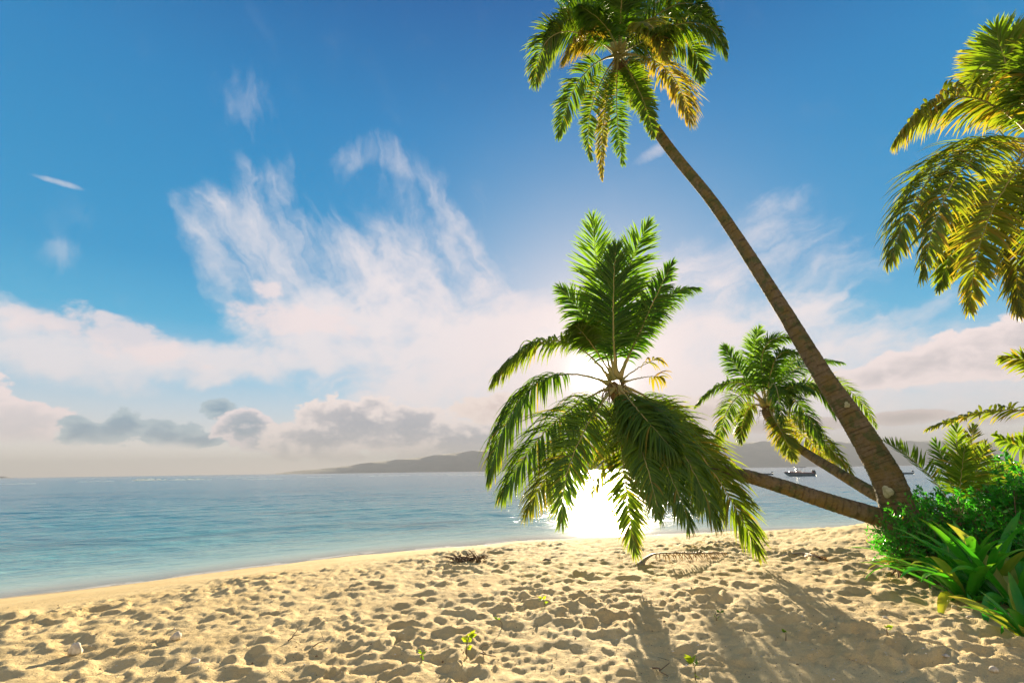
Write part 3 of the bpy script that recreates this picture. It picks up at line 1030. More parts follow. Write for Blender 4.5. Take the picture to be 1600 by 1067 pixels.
palm('palm_tree', 'tallest coconut palm with long leaning trunk rising above the shrubs', t1, [0.30, 0.225, 0.198, 0.175, 0.152, 0.128, 0.114, 0.11, 0.108, 0.106, 0.105], fr1, C1, 1, 'coconut palms on the beach', kw1)

# palm in front of the sun, trunk almost level
C2 = P(963, 600, 9.0)
foot2 = P(1440, 850, 8.1); foot2[2] = float(sand_base(foot2[0], foot2[1])) - 0.1
t2 = [foot2, P(1400, 818, 8.1), P(1364, 805, 8.15), P(1296, 784, 8.3), P(1229, 762, 8.5), P(1161, 742, 8.65), P(1094, 728, 8.8), P(1035, 706, 8.9), P(990, 664, 9.0), P(968, 622, 9.0)]
fr2 = specs([
    (938, 455, 926, 342, 0.2, 0.3, f_(1, 0.12, 0.0, 0.8)), (970, 465, 1012, 352, -0.1, -0.2, f_(1, 0.10, 0.0, 0.6, n=132)), (958, 490, 962, 392, -0.5, -0.8, f_(1, 0.15, 0.0, 0.3, n=132)),
    (922, 508, 874, 450, 0.3, 0.5, f_(0.9, 0.4, 0.0, Lmax=0.52)), (1008, 500, 1050, 412, -0.3, -0.5, f_(0.8, 0.35, 0.0, 0.3, Lmax=0.42)), (1026, 482, 1088, 450, 0.4, 0.6, f_(0.4, 0.7, 0.0, Lmax=0.5, start=0.3)),
    (926, 540, 898, 508, -0.6, -1.2, f_(0.6, 0.6, start=0.5, Lmax=0.5)), (868, 532, 773, 592, -0.2, -0.5, f_(0.15, 0.95, 0.12, 0.5, fill=0.85, start=0.36)),
    (838, 600, 766, 738, -0.4, -0.7, f_(0.2, 1.1, 0.05, 0.4, start=0.27, Lmax=0.85, n=132)), (866, 660, 786, 770, -0.7, -1.2, f_(0.35, 0.9, 0.06, 0.35, Lmax=0.8)),
    (884, 700, 824, 798, -0.9, -1.5, f_(0.45, 0.7, 0.25, 0.35, Lmax=0.7)), (900, 700, 878, 812, -1.1, -1.6, f_(1, 0.2, 0.06, 0.6, Lmax=0.62)),
    (975, 735, 992, 860, -0.7, -1.1, f_(0.9, 0.15, 0.15, 0.6, Lmax=0.52, vee=0.1)), (1042, 672, 1116, 806, -0.9, -1.5, f_(0.35, 1.0, 0.06, 0.45, Lmax=0.78, n=140)),
    (1022, 690, 1076, 816, -1.1, -1.7, f_(0.5, 0.8, 0.06, 0.4, Lmax=0.65, n=132)), (1002, 700, 1030, 806, -1.2, -1.8, f_(0.8, 0.5, 0.08, 0.45, Lmax=0.55, n=132)),
    (1078, 690, 1184, 858, -0.3, -0.6, f_(0.75, 0.55, 0.14, 0.55, Lmax=0.75)), (1062, 668, 1140, 756, 0.4, 0.8, f_(0.3, 0.9, 0.35, 0.4, Lmax=0.6)),
    (1002, 572, 1030, 560, 0.2, 0.3, f_(0.4, 1.2, 0.5, 0.4, fill=0.3, Lmax=0.4, n=30, start=0.7)), (1004, 590, 1032, 588, 0.1, 0.1, f_(0.4, 1.2, 0.6, 0.4, fill=0.3, Lmax=0.4, n=24, start=0.75)),
    (950, 690, 925, 770, -0.2, -0.3, f_(0.3, 0.6, 0.4, 0.4, fill=0.35, Lmax=0.5)), (985, 660, 1010, 740, 0.9, 1.4, f_(0.4, 0.8, 0.2)), (1020, 660, 1060, 765, 1.1, 2.2, f_(0.4, 0.8, 0.1, Lmax=0.8)), (1045, 650, 1105, 748, 0.8, 2.0, f_(0.4, 0.8, 0.1, Lmax=0.8)), (1000, 680, 1035, 775, 0.7, 1.5, f_(0.4, 0.8, 0.1, Lmax=0.8)), (1060, 680, 1090, 790, 0.5, 1.1, f_(0.4, 0.8, 0.1, Lmax=0.8)),
    
    (1005, 650, 1050, 700, -0.9, -1.4, f_(0.3, 1.0, 0.08, 0.3, Lmax=0.8))], 9.0)
kw2 = dict(Lmax=0.72, wid=0.017, n=118)
palm('palm_tree', 'coconut palm with nearly level trunk and crown in front of the sun', t2, [0.17, 0.15, 0.138, 0.126, 0.116, 0.105, 0.096, 0.095, 0.10, 0.11], fr2, C2, 2, 'coconut palms on the beach', kw2)

# smaller palm behind
C3 = P(1198, 634, 13.0)
foot3 = P(1440, 810, 10.6); foot3[2] = float(sand_base(foot3[0], foot3[1])) - 0.1
t3 = [foot3, P(1400, 788, 10.7), P(1364, 770, 10.8), P(1313, 740, 11.3), P(1262, 709, 12.0), P(1229, 686, 12.5), P(1205, 660, 12.8), P(1199, 645, 13.0)]
fr3 = specs([
    (1145, 597, 1088, 632, -0.4, -0.8, f_(0.3, 0.8, 0.05)), (1150, 622, 1119, 704, -0.7, -1.2, f_(0.6, 0.6, 0.1, 0.6)), (1168, 640, 1157, 688, 0.5, 0.8, f_(0.4, 0.7, 0.12)),
    (1162, 588, 1131, 542, 0.2, 0.4, f_(0.9, 0.3, 0.0)), (1180, 562, 1186, 512, 0.2, 0.4, f_(1, 0.25, 0.0, 0.7)), (1194, 545, 1243, 528, -0.4, -0.9, f_(0.4, 0.7, 0.0, 0.6)),
    (1212, 562, 1248, 552, -0.8, -1.5, f_(0.4, 0.8, 0.0)), (1248, 574, 1314, 566, 0.3, 0.4, f_(0.4, 0.6, 0.0)), (1262, 602, 1304, 650, -0.5, -1.0, f_(0.35, 0.9, 0.03, 0.25)),
    (1300, 598, 1368, 664, 0.5, 0.6, f_(0.5, 0.6, 0.1, 0.6)), (1258, 662, 1330, 738, -0.4, -0.6, f_(0.45, 0.75, 0.12, 0.5)), (1222, 676, 1240, 716, -0.6, -1.0, f_(0.9, 0.3, 0.3, 0.7)),
    (1210, 600, 1222, 660, -1.2, -2.0, f_(0.6, 0.7, 0.03, 0.25)), (1255, 680, 1316, 742, 0.6, 1.0, f_(0.5, 0.5, 0.4, 0.8)), (1218, 580, 1262, 560, 0.8, 1.4, f_(0.5, 0.6)),
    (1235, 620, 1285, 690, -1.0, -1.6, f_(0.4, 0.8, 0.05, 0.3)), (1236, 604, 1270, 612, -1.3, -2.0, f_(0.3, 1.0, 0.03, 0.2))], 13.0)
kw3 = dict(Lmax=0.47, wid=0.0165, n=100)
palm('palm_tree', 'smaller coconut palm behind the tall trunk with slim leaning stem', t3, [0.16, 0.14, 0.125, 0.11, 0.10, 0.095, 0.09, 0.10], fr3, C3, 3, 'coconut palms on the beach', kw3)

# palm at the right edge
C4 = P(1628, 222, 7.5)
foot4 = np.array([C4[0] + 1.5, 7.2, 0.2])
t4 = [foot4, (C4[0] + 1.1, 7.2, 2.2), (C4[0] + 0.5, 7.35, 4.4), tuple(C4 - np.array([0.03, 0, 0.25]))]
fr4 = specs([
    (1580, 120, 1556, 48, -0.2, -0.4, f_(1, 0.15, 0.08, 1.0, wid=0.020)), (1572, 140, 1530, 72, 0.3, 0.5, f_(0.9, 0.25, 0.3, 0.9)), (1505, 152, 1400, 218, -0.3, -0.6, f_(0.3, 0.85, 0.30, 0.7)),
    (1490, 242, 1392, 402, -0.4, -0.8, f_(0.35, 0.85, 0.22, 0.5, Lmax=0.85)), (1512, 256, 1442, 428, -0.8, -1.3, f_(0.5, 0.75, 0.25, 0.5, Lmax=0.65)),
    (1528, 318, 1468, 448, 0.2, 0.3, f_(0.8, 0.4, 0.2, 0.8, Lmax=0.55)), (1548, 335, 1516, 480, -0.4, -0.7, f_(0.8, 0.4, 0.35, 0.8, Lmax=0.62)),
    (1594, 340, 1592, 486, -0.2, -0.3, f_(0.3, 0.6, 0.4, 0.4, Lmax=0.6)), (1565, 165, 1512, 122, 0.6, 0.9, f_(0.5, 0.6, 0.35, 0.8, Lmax=0.45)), (1600, 130, 1610, 40, 0.5, 0.8, f_(0.9, 0.3, 0.0, 0.7)),
    (1690, 140, 1760, 120, 0.3, 0.5, f_(0.5, 0.6)), (1720, 220, 1840, 320, -0.3, -0.6, f_(0.3, 0.9)), (1690, 300, 1760, 460, -0.2, -0.4, f_(0.4, 0.8, 0.1)), (1650, 330, 1670, 480, -0.8, -1.2, f_(0.6, 0.6, 0.1)),
    (1640, 110, 1680, 30, -0.8, -1.4, f_(0.6, 0.5)), ], 7.5)
kw4 = dict(Lmax=0.78, wid=0.024, n=128)
palm('palm_tree', 'coconut palm with yellowing fronds reaching in from the top right edge', t4, [0.24, 0.17, 0.14, 0.13], fr4, C4, 4, 'coconut palms on the beach', kw4)

# short palm beyond the right edge
C5 = P(1715, 668, 8.6)
t5 = [(C5[0] + 0.4, 8.8, 0.15), (C5[0] + 0.25, 8.75, 1.0), tuple(C5 - np.array([0, 0, 0.15]))]
fr5 = specs([
    (1580, 640, 1452, 668, 0.0, -0.2, f_(0.25, 0.5, 0.3, 0.6, Lmax=0.42)), (1640, 580, 1566, 560, 0.3, 0.4, f_(0.6, 0.4, 0.2, 0.7, Lmax=0.45)), (1630, 700, 1556, 680, -0.4, -0.7, f_(0.8, 0.3, 0.1, 0.7, Lmax=0.45)),
    (1640, 740, 1578, 728, -0.6, -0.9, f_(0.7, 0.3, 0.1, 0.7, Lmax=0.45)), (1730, 560, 1740, 480, 0.2, 0.3, f_(0.7, 0.4)), (1800, 600, 1880, 600, 0, 0, f_(0.4, 0.6)), (1790, 700, 1850, 760, -0.4, -0.6, f_(0.4, 0.7)),
    (1690, 580, 1650, 500, 0.6, 1.0, f_(0.7, 0.4)), (1730, 640, 1740, 660, -1.2, -2.0, f_(0.3, 0.8))], 8.6)
palm('palm_tree', 'low palm whose thin arching fronds enter above the right shrubs', t5, [0.20, 0.15, 0.13], fr5, C5, 5, 'coconut palms on the beach', dict(Lmax=0.5, wid=0.024, n=60))

# young palm in the shrubs: stemless
C6 = P(1496, 812, 7.6)
b6 = C6.copy(); b6[2] = float(sand_base(b6[0], b6[1]))
yp = empty('young_palm', b6, 'young stemless palm with stiff upright fronds among the shrubs', 'palm')
fr6 = specs([
    (1452, 742, 1384, 690, 0.1, 0.1, f_(0.55, -0.25, 0.05, 0.6, vee=0.9)), (1497, 740, 1494, 664, -0.1, -0.2, f_(1, 0.05, 0.1, 0.6)), (1508, 740, 1522, 666, 0.1, 0.1, f_(0.9, 0.1, 0.25, 0.7)),
    (1484, 750, 1462, 690, 0.2, 0.3, f_(0.8, 0.1, 0.0, 0.4)), (1518, 760, 1540, 694, -0.2, -0.4, f_(0.8, 0.15, 0.15, 0.8)), (1528, 776, 1562, 726, 0, 0, f_(0.7, 0.2, 0.05)), (1500, 756, 1508, 700, -0.4, -0.7, f_(0.9, 0.2, 0.05, 0.7))], 7.6)
for i, f in enumerate(fr6):
    kw = dict(Lmax=0.25, wid=0.012, n=46, start=0.35, thick=0.012); kw.update(f[2])
    leaf, rib = frond_mesh(C6, f[0], f[1], seed=900 + i, **kw)
    lo = leaf.build('frond', M_FROND, yp, origin=b6)
    rib.build('midrib', M_RIB, lo, origin=b6)
st = MB()
for i in range(7):
    an = i / 7 * 2 * PI
    tube(st, spline([b6 + np.array([0.06 * math.cos(an), 0.06 * math.sin(an), -0.05]), (b6 + C6) / 2 + np.array([0.04 * math.cos(an), 0.04 * math.sin(an), 0]), C6 + np.array([0.02 * math.cos(an), 0.02 * math.sin(an), 0.05])], 8), np.linspace(0.03, 0.015, 8), k=6)
st.build('leaf_sheath', M_FIBRE, yp, origin=b6)


# lichen patches and old scars on the tall trunk
def patch(px, py, D, rad, parent_idx_name):
    par = [o for o in bpy.data.objects if o.name == parent_idx_name][0]
    base = np.array(par.location)
    c0 = P(px, py, D)
    nrm_ = norm((np.array([0, 0, CAM_H]) - c0)[None, :])[0]
    a1 = norm(np.cross(nrm_, [0, 0, 1])[None, :])[0]; a2 = np.cross(a1, nrm_)
    n = 22
    r = np.random.default_rng(int(px))
    vs_ = [c0 + nrm_ * 0.012]
    for ring in (0.6, 1.0):
        for k in range(n):
            an = k / n * 2 * PI
            rr_ = rad * ring * (1 + 0.15 * math.sin(an * 3 + px) + r.normal(0, 0.05))
            vs_.append(c0 + a1 * rr_ * math.cos(an) * 0.8 + a2 * rr_ * math.sin(an) + nrm_ * (0.010 if ring < 1 else -0.02))
    t = [(0, 1 + k, 1 + (k + 1) % n) for k in range(n)]
    q = [(1 + k, 1 + n + k, 1 + n + (k + 1) % n, 1 + (k + 1) % n) for k in range(n)]
    mb = MB(); mb.add(vs_, q, t)
    mb.build('lichen_patch', M_LICHEN, par, origin=base)


patch(1387, 768, 8.05 - 0.215, 0.085, 'palm_tree')
patch(1323, 633, 8.32 - 0.168, 0.055, 'palm_tree')

# ------------------------------------------------------------------ shrubs
def leaves_cloud(mb, centers, dirs, size, r, aspect=0.5, dry=0.03, tone=0.4, curl=0.3):
    n = len(centers)
    L = size * r.uniform(0.7, 1.25, n)[:, None]
    d = norm(dirs)
    rnd = norm(r.normal(0, 1, (n, 3)))
    wv = norm(np.cross(d, rnd))
    nv = np.cross(wv, d)
    hw = L * aspect * 0.5
    base_ = centers
    pts = np.stack([base_, base_ + d * L * 0.45 - wv * hw + nv * hw * curl, base_ + d * L * 0.45, base_ + d * L * 0.45 + wv * hw + nv * hw * curl, base_ + d * L - nv * L * 0.12], 1)
    idx = np.arange(n)[:, None] * 5
    t = np.concatenate([idx + np.array([[0, 1, 2]]), idx + np.array([[0, 2, 3]]), idx + np.array([[1, 4, 2]]), idx + np.array([[2, 4, 3]])])
    tn = np.clip(tone + r.normal(0, 0.22, n), 0, 1)
    dr = np.clip((r.random(n) < dry) * r.uniform(0.4, 1, n), 0, 1)
    mb.add(pts.reshape(-1, 3), None, t, tone=np.repeat(tn, 5), dry=np.repeat(dr, 5))


def shrub(name, label, base, blobs, nstem, leaf, per, seed, tone=0.4, group='shrubs under the palms', dry=0.03, aspect=0.55):
    """blobs: (x, y, z, rx, ry, rz) world ellipsoids; stems run into them and carry leafy twigs"""
    r = np.random.default_rng(seed)
    base = np.array(base, float)
    o = empty(name, base, label, 'shrub', group)
    stem = MB(); fol = MB()
    for k in range(nstem):
        b = blobs[r.integers(len(blobs))] if k >= len(blobs) else blobs[k]
        c0 = np.array(b[:3]); rad = np.array(b[3:])
        dv = norm(r.normal(0, 1, 3)[None, :])[0]; dv[2] = abs(dv[2]) * 0.9 - 0.25
        end = c0 + dv * rad * r.uniform(0.55, 1.0)
        st0 = base + np.array([r.normal(0, 0.16), r.normal(0, 0.16), -0.05])
        mid_ = (st0 * 0.45 + end * 0.55) + r.normal(0, 0.07, 3)
        pth = spline([st0, mid_, end], 12)
        tube(stem, pth, np.linspace(0.012, 0.003, 12), k=5)
        # side twigs
        for q_ in range(per):
            i = r.integers(4, 12)
            p0 = pth[i]
            dd = norm((norm((p0 - c0)[None, :]) + r.normal(0, 0.8, 3)))[0]
            ln = r.uniform(0.08, 0.26)
            p1 = p0 + dd * ln + np.array([0, 0, 0.04])
            tube(stem, np.array([p0, (p0 + p1) / 2 + r.normal(0, 0.012, 3), p1]), [0.004, 0.003, 0.0015], k=4)
            nl = 14
            tt = r.uniform(0.1, 1, nl)[:, None]
            cs_ = p0 + (p1 - p0) * tt + r.normal(0, 0.006, (nl, 3))
            ds = norm(dd[None, :] * 0.7 + r.normal(0, 0.75, (nl, 3)) + np.array([0, 0, 0.25]))
            leaves_cloud(fol, cs_, ds, leaf, r, aspect=aspect, tone=tone, dry=dry)
    fol.build('foliage', M_SHRUB, o, origin=base)
    stem.build('stem', M_WOOD, o, origin=base)
    return o


def bl(px, py, D, rx, ry, rz):
    p = P(px, py, D)
    return (p[0], p[1], p[2], rx, ry, rz)


def gb(px, D):
    p = P(px, 850, D)
    return (p[0], p[1], float(sand_base(p[0], p[1])))


shrub('beach_shrub', 'light green small-leaved shrub covering the foot of the tall palm', gb(1435, 7.6), [bl(1410, 830, 7.5, .30, .3, .28), bl(1438, 800, 7.6, .38, .35, .30), bl(1430, 850, 7.3, .32, .35, .25), bl(1405, 860, 7.4, .18, .3, .16)], 62, 0.045, 11, 21, tone=0.6)
shrub('beach_shrub', 'dark leafy shrub around the young palm base', gb(1500, 8.0), [bl(1480, 800, 8.0, .5, .5, .36), bl(1520, 810, 7.9, .55, .5, .45), bl(1455, 820, 7.9, .4, .4, .3)], 60, 0.06, 10, 22, tone=0.45)
shrub('beach_shrub', 'tall rounded shrub at the right edge with open twiggy top', gb(1600, 7.0), [bl(1570, 785, 7.0, .55, .5, .42), bl(1615, 770, 7.1, .6, .5, .5), bl(1545, 830, 6.9, .4, .5, .35), bl(1600, 850, 6.7, .5, .5, .4)], 75, 0.07, 10, 23, tone=0.45)
shrub('beach_shrub', 'airy seaward shrub with dark leaves against the water', gb(1560, 9.2), [bl(1560, 745, 9.2, .75, .5, .38), bl(1600, 740, 9.2, .6, .5, .45), bl(1450, 785, 9.2, .45, .4, .22)], 50, 0.07, 7, 24, tone=0.2)
shrub('beach_shrub', 'dense low shrub behind the strap-leaved plants', gb(1550, 6.9), [bl(1510, 860, 7.1, .4, .35, .35), bl(1560, 865, 6.7, .45, .35, .4), bl(1620, 870, 6.5, .5, .4, .45)], 52, 0.055, 9, 25, tone=0.5)


# strap-leaved plants
def blade_mesh(mb, base, d0, L, wid, r, droop, tone, dry, fold=0.35, rows=10):
    d = norm(np.asarray(d0)[None, :])[0]
    wv = norm(np.cross(d, [0, 0, 1.0])[None, :])[0]
    rot = r.normal(0, 0.25)
    nv = np.cross(wv, d)
    wv = wv * math.cos(rot) + nv * math.sin(rot)
    p = np.array(base, float)
    vs_ = []; dr = []
    prof = np.interp(np.linspace(0, 1, rows), [0, 0.2, 0.6, 0.85, 1], [0.6, 0.95, 1.0, 0.6, 0.02])
    for k in range(rows):
        w2 = norm((wv - np.dot(wv, d) * d)[None, :])[0]
        nv = np.cross(w2, d)
        h = wid * prof[k]
        vs_ += [p - w2 * h + nv * h * fold, p - w2 * h * 0.5 + nv * h * fold * 0.3, p, p + w2 * h * 0.5 + nv * h * fold * 0.3, p + w2 * h + nv * h * fold]
        dr += [np.clip(dry + (k / rows) ** 4 * 0.5 * (r.random() < 0.5), 0, 1)] * 5
        p = p + d * L / (rows - 1)
        d = norm((d + np.array([0, 0, -1.0]) * droop / rows * (0.3 + 1.7 * k / rows))[None, :])[0]
    i = np.arange(rows - 1)[:, None]; j = np.arange(4)[None, :]
    q = np.stack([i * 5 + j, i * 5 + j + 1, (i + 1) * 5 + j + 1, (i + 1) * 5 + j], -1).reshape(-1, 4)
    mb.add(vs_, q, None, tone=np.clip(tone + r.normal(0, 0.15), 0, 1), dry=np.array(dr))


def strap_plant(label, base, n, L, wid, seed, tone=0.4, lean=(0, 0), extra=()):
    r = np.random.default_rng(seed)
    base = np.array(base, float)
    o = empty('spider_lily', base, label, 'plant', 'strap-leaved plants at the bush edge')
    for k in range(n):
        an = k / n * 2 * PI + r.normal(0, 0.3)
        tilt = r.uniform(0.3, 1.15)
        d = np.array([math.cos(an) * math.sin(tilt) + lean[0], math.sin(an) * math.sin(tilt) + lean[1], math.cos(tilt)])
        mb = MB()
        blade_mesh(mb, base + np.array([math.cos(an) * 0.04, math.sin(an) * 0.04, -0.02]), d, L * r.uniform(0.7, 1.15), wid * r.uniform(0.8, 1.15), r, r.uniform(0.6, 2.4), tone, 0.0 if r.random() < 0.85 else 0.6)
        mb.build('leaf', M_STRAP, o, origin=base)
    return o


def gs(px, py):
    p = Gs(px, py); return p


strap_plant('large strap-leaved plant with broad blades nearest the open sand', gs(1512, 942), 22, 0.95, 0.060, 31, 0.6, (-0.2, -0.15))
strap_plant('tall strap-leaved plant with upright blades before the dark shrub', gs(1548, 938), 20, 1.15, 0.062, 32, 0.55)
strap_plant('strap-leaved plant with a blade arching toward the right edge', gs(1592, 955), 20, 1.0, 0.060, 33, 0.4, (-0.1, 0))
strap_plant('strap-leaved plant leaning left out of the light green shrub', gs(1475, 915), 16, 0.95, 0.042, 34, 0.7, (-0.4, 0))
strap_plant('lowest strap-leaved plant at the bottom right corner', gs(1612, 1000), 20, 0.6, 0.045, 35, 0.35)
strap_plant('strap-leaved plant half hidden behind the two nearest ones', gs(1572, 912), 16, 1.1, 0.055, 36, 0.4)

# broad-leaved plant low on the sand
bp = gs(1462, 908)
bo = empty('broad_leaf_plant', bp, 'low plant with wide pale oval leaves lying on the sand', 'plant')
r = np.random.default_rng(41)
for tx, ty, wd in ((1430, 918, 0.085), (1442, 898, 0.06), (1478, 925, 0.055), (1415, 880, 0.03)):
    e_ = Gs(tx, ty) + np.array([0, 0, 0.05])
    d = e_ - bp
    mb = MB()
    blade_mesh(mb, bp + np.array([0, 0, 0.02]), d / np.linalg.norm(d) + np.array([0, 0, 0.5]), np.linalg.norm(d) * 1.1, wd, r, 1.2, 0.75, 0.0, fold=0.2)
    mb.build('leaf', M_STRAP, bo, origin=bp)

# ground cover at the foot of the bushes
mb = MB()
r = np.random.default_rng(51)
n = 5200
gx = r.uniform(4.2, 9.0, n); gy = r.uniform(3.0, 10.5, n)
edge = np.interp(gy, [3, 4.8, 5.8, 6.6, 8, 10.5], [3.75, 4.3, 4.55, 4.95, 5.7, 6.6])
keep = gx > edge + r.exponential(0.12, n) - 0.02
gx, gy = gx[keep], gy[keep]
cs_ = np.stack([gx, gy, sand_z(gx, gy) + r.uniform(0, 0.10, len(gx))], -1)
ds = norm(r.normal(0, 0.6, (len(gx), 3)) + np.array([0, 0, 0.6]))
leaves_cloud(mb, cs_, ds, 0.085, r, aspect=0.35, tone=0.35, dry=0.04)
tag(mb.build('ground_cover', M_STRAP), 'low green creepers at the foot of the bushes', kind='stuff')

# ------------------------------------------------------------------ things on the sand
def sprout(px, py, h, nl, label, seed, leafsz=0.06, tone=0.7):
    r = np.random.default_rng(seed)
    b = Gs(px, py)
    o = empty('beach_seedling', b, label, 'seedling', 'seedlings in the sand')
    st = MB(); fo = MB()
    pth = spline([b - np.array([0, 0, 0.03]), b + np.array([r.normal(0, .01), r.normal(0, .01), h * 0.5]), b + np.array([r.normal(0, .02), r.normal(0, .02), h])], 8)
    tube(st, pth, np.linspace(0.005, 0.002, 8), k=6)
    i = r.integers(2, 8, nl); i[-4:] = 7
    cs_ = pth[i]
    an = r.uniform(0, 2 * PI, nl)
    ds = np.stack([np.cos(an), np.sin(an), r.uniform(0.0, 0.9, nl)], -1)
    leaves_cloud(fo, cs_, ds, leafsz, r, aspect=0.55, tone=tone, dry=0)
    fo.build('leaves', M_SPROUT, o, origin=b)
    st.build('stem', M_WOOD, o, origin=b)


sprout(730, 1029, 0.17, 18, 'tallest yellow-green seedling in the sand at the shadow edge', 61, 0.055)
sprout(661, 1044, 0.06, 9, 'short green seedling left of the tall yellow seedling', 62, 0.04, 0.3)
sprout(783, 985, 0.09, 5, 'thin dark seedling beyond the tall yellow one', 63, 0.035, 0.1)
sprout(852, 955, 0.07, 10, 'small leafy seedling near the centre of the sand', 64, 0.05, 0.4)
sprout(1122, 976, 0.08, 6, 'seedling in the palm shadow below the fallen frond', 65, 0.045, 0.2)
sprout(1086, 1063, 0.12, 9, 'wide-leaved seedling at the bottom edge of the beach', 66, 0.07, 0.4)
sprout(1390, 1005, 0.07, 7, 'seedling at the lit sand edge near the bushes', 67, 0.05, 0.4)
sprout(1227, 1005, 0.07, 5, 'lone green seedling in the broad shadow on the right', 68, 0.05, 0.3)


def rock(name, px, py, sz, label, seed, mat, cat='coral', tall=0.7, group='coral chunks on the sand'):
    r = np.random.default_rng(seed)
    b = Gs(px, py)
    import bmesh
    bm = bmesh.new()
    bmesh.ops.create_icosphere(bm, subdivisions=3, radius=1.0)
    v = np.array([q.co[:] for q in bm.verts])
    fcs = np.array([[q.index for q in f.verts] for f in bm.faces])
    bm.free()
    k1 = r.normal(0, 1, (7, 3)); ph = r.uniform(0, 6, 7)
    disp = sum(np.sin(v @ k1[i] * (1.4 + i * 0.9) + ph[i]) / (1.6 + i) for i in range(7))
    v = v * (1 + 0.30 * disp[:, None]) * np.array([1.0, 0.75, tall]) * sz
    v[:, 2] = np.maximum(v[:, 2], -sz * 0.3)
    an = r.uniform(0, 3)
    v = v @ np.array([[math.cos(an), math.sin(an), 0], [-math.sin(an), math.cos(an), 0], [0, 0, 1]])
    v[:, 2] += sz * 0.18
    o = mesh_obj(name, v, fcs, mat)
    o.location = tuple(b)
    tag(o, label, cat, group)


rock('coral_chunk', 117, 1024, 0.055, 'upright pale coral chunk on the left sand', 71, M_CORAL, tall=1.3)
rock('coral_chunk', 275, 1003, 0.045, 'ridged coral chunk with litter beside it on the left sand', 72, M_CORAL, tall=0.9)
rock('coral_chunk', 304, 1038, 0.035, 'small round tan coral below the ridged chunk', 73, M_CORAL)
rock('coral_chunk', 1556, 1058, 0.032, 'white coral stone at the bottom right corner', 74, M_CORAL)
rock('coral_chunk', 1493, 955, 0.030, 'elongated white stone next to the strap-leaved plant', 75, M_CORAL, tall=0.5)
rock('coral_chunk', 1516, 968, 0.034, 'pinkish white stone nearest the strap-leaved plants', 76, M_CORAL)
rock('coral_chunk', 1480, 1034, 0.026, 'flat grey stone in the shadow at lower right', 77, M_CORAL, tall=0.4)
rock('coral_chunk', 1384, 970, 0.028, 'pale stone half way along the sunlit sand at right', 78, M_CORAL, tall=0.5)
rock('coral_chunk', 855, 877, 0.06, 'dark lump of dried weed alone on smooth sand', 79, M_WOOD, cat='seaweed lump', tall=0.4, group='dark lumps near the tide line')

# seaweed streak
r = np.random.default_rng(81)
mb = MB()
for k in range(90):
    p = Gs(r.uniform(708, 752), r.normal(879.5, 0.9)) + np.array([0, 0, 0.012])
    d = r.normal(0, 1, 3); d[2] = abs(d[2]) * 0.4; d = d / np.linalg.norm(d)
    e_ = p + d * r.uniform(0.08, 0.22); e_[2] = max(e_[2], p[2] + 0.005)
    tube(mb, spline([p, (p + e_) / 2 + np.array([0, 0, 0.03]), e_], 6), 0.009, k=4)
tag(mb.build('seaweed_heap', M_WOOD), 'dark streak of dried seaweed at the edge of the smooth sand', 'seaweed')


def stick(px0, py0, px1, py1, rad, lift, label, seed, name='driftwood_stick', mat=M_WOOD, twig=True):
    r = np.random.default_rng(seed)
    A_ = Gs(px0, py0); B_ = Gs(px1, py1)
    b = (A_ + B_) / 2
    pts = [A_ + np.array([0, 0, rad])]
    for k in (0.3, 0.6):
        q = A_ * (1 - k) + B_ * k; q[2] = max(q[2], float(sand_z(q[0], q[1]))) + lift + rad
        q[:2] += r.normal(0, 0.02, 2)
        pts.append(q)
    pts.append(B_ + np.array([0, 0, rad + lift * 0.4]))
    mb = MB()
    pth = spline(pts, 16)
    tube(mb, pth, np.linspace(rad, rad * 0.4, 16) * r.uniform(0.85, 1.15, 16), k=7)
    if twig:
        tube(mb, spline([pth[9], pth[9] + np.array([r.normal(0, .05), .03, .05]), pth[9] + np.array([r.normal(0, .08), .06, .07])], 6), np.linspace(rad * 0.5, rad * 0.2, 6), k=5)
    o = mb.build(name, mat, None, origin=b)
    o.location = tuple(b)
    tag(o, label, 'stick', 'sticks on the sand')


stick(450, 1005, 470, 997, 0.006, 0.015, 'short dark stick standing out of a hollow at left centre', 91)
stick(755, 1020, 775, 1028, 0.007, 0.01, 'curved dark stick right of the tall yellow seedling', 92)
stick(488, 1014, 512, 1006, 0.005, 0.02, 'thin stick across a footprint beside the short dark stick', 93)
stick(1020, 1052, 1045, 1062, 0.007, 0.01, 'dark stick near the bottom edge centre right', 94)
stick(945, 967, 958, 950, 0.003, 0.03, 'wispy upright twig in the sunlit sand patch', 95)

# fallen frond with an arched stalk
b = Gs(1060, 880)
ff = empty('fallen_frond', b, 'fallen palm frond with thick arched grey stalk lying on the sand', 'palm frond', 'fallen fronds')
base_p = Gs(1000, 885) + np.array([0, 0, -0.01])
top_p = P(1030, 864, base_p[1] + 0.15)
far_p = P(1085, 864, base_p[1] + 0.2); end_p = Gs(1135, 868) + np.array([0, 0, 0.04])
far_p[2] = max(far_p[2], float(sand_z(far_p[0], far_p[1])) + 0.10)
mb = MB()
pth = spline([base_p, P(1010, 872, base_p[1] + 0.06), top_p, far_p, end_p], 30)
tube(mb, pth, np.interp(np.linspace(0, 1, 30), [0, .15, .4, 1], [0.085, 0.05, 0.024, 0.008]), k=9, flat=0.55)
mb.build('stalk', M_DRIFT, ff, origin=b)
leaf, rib = frond_mesh(pth[10], pth[20], pth[29], face=0.2, droop=1.6, Lmax=0.22, wid=0.010, n=40, dry=0.7, tone=0.3, seed=990, start=0.05)
vv = leaf.v[0]
vv[:, 2] = np.maximum(vv[:, 2], sand_z(vv[:, 0], vv[:, 1]) + 0.006)
leaf.build('dry_leaflets', M_DRY, ff, origin=b)

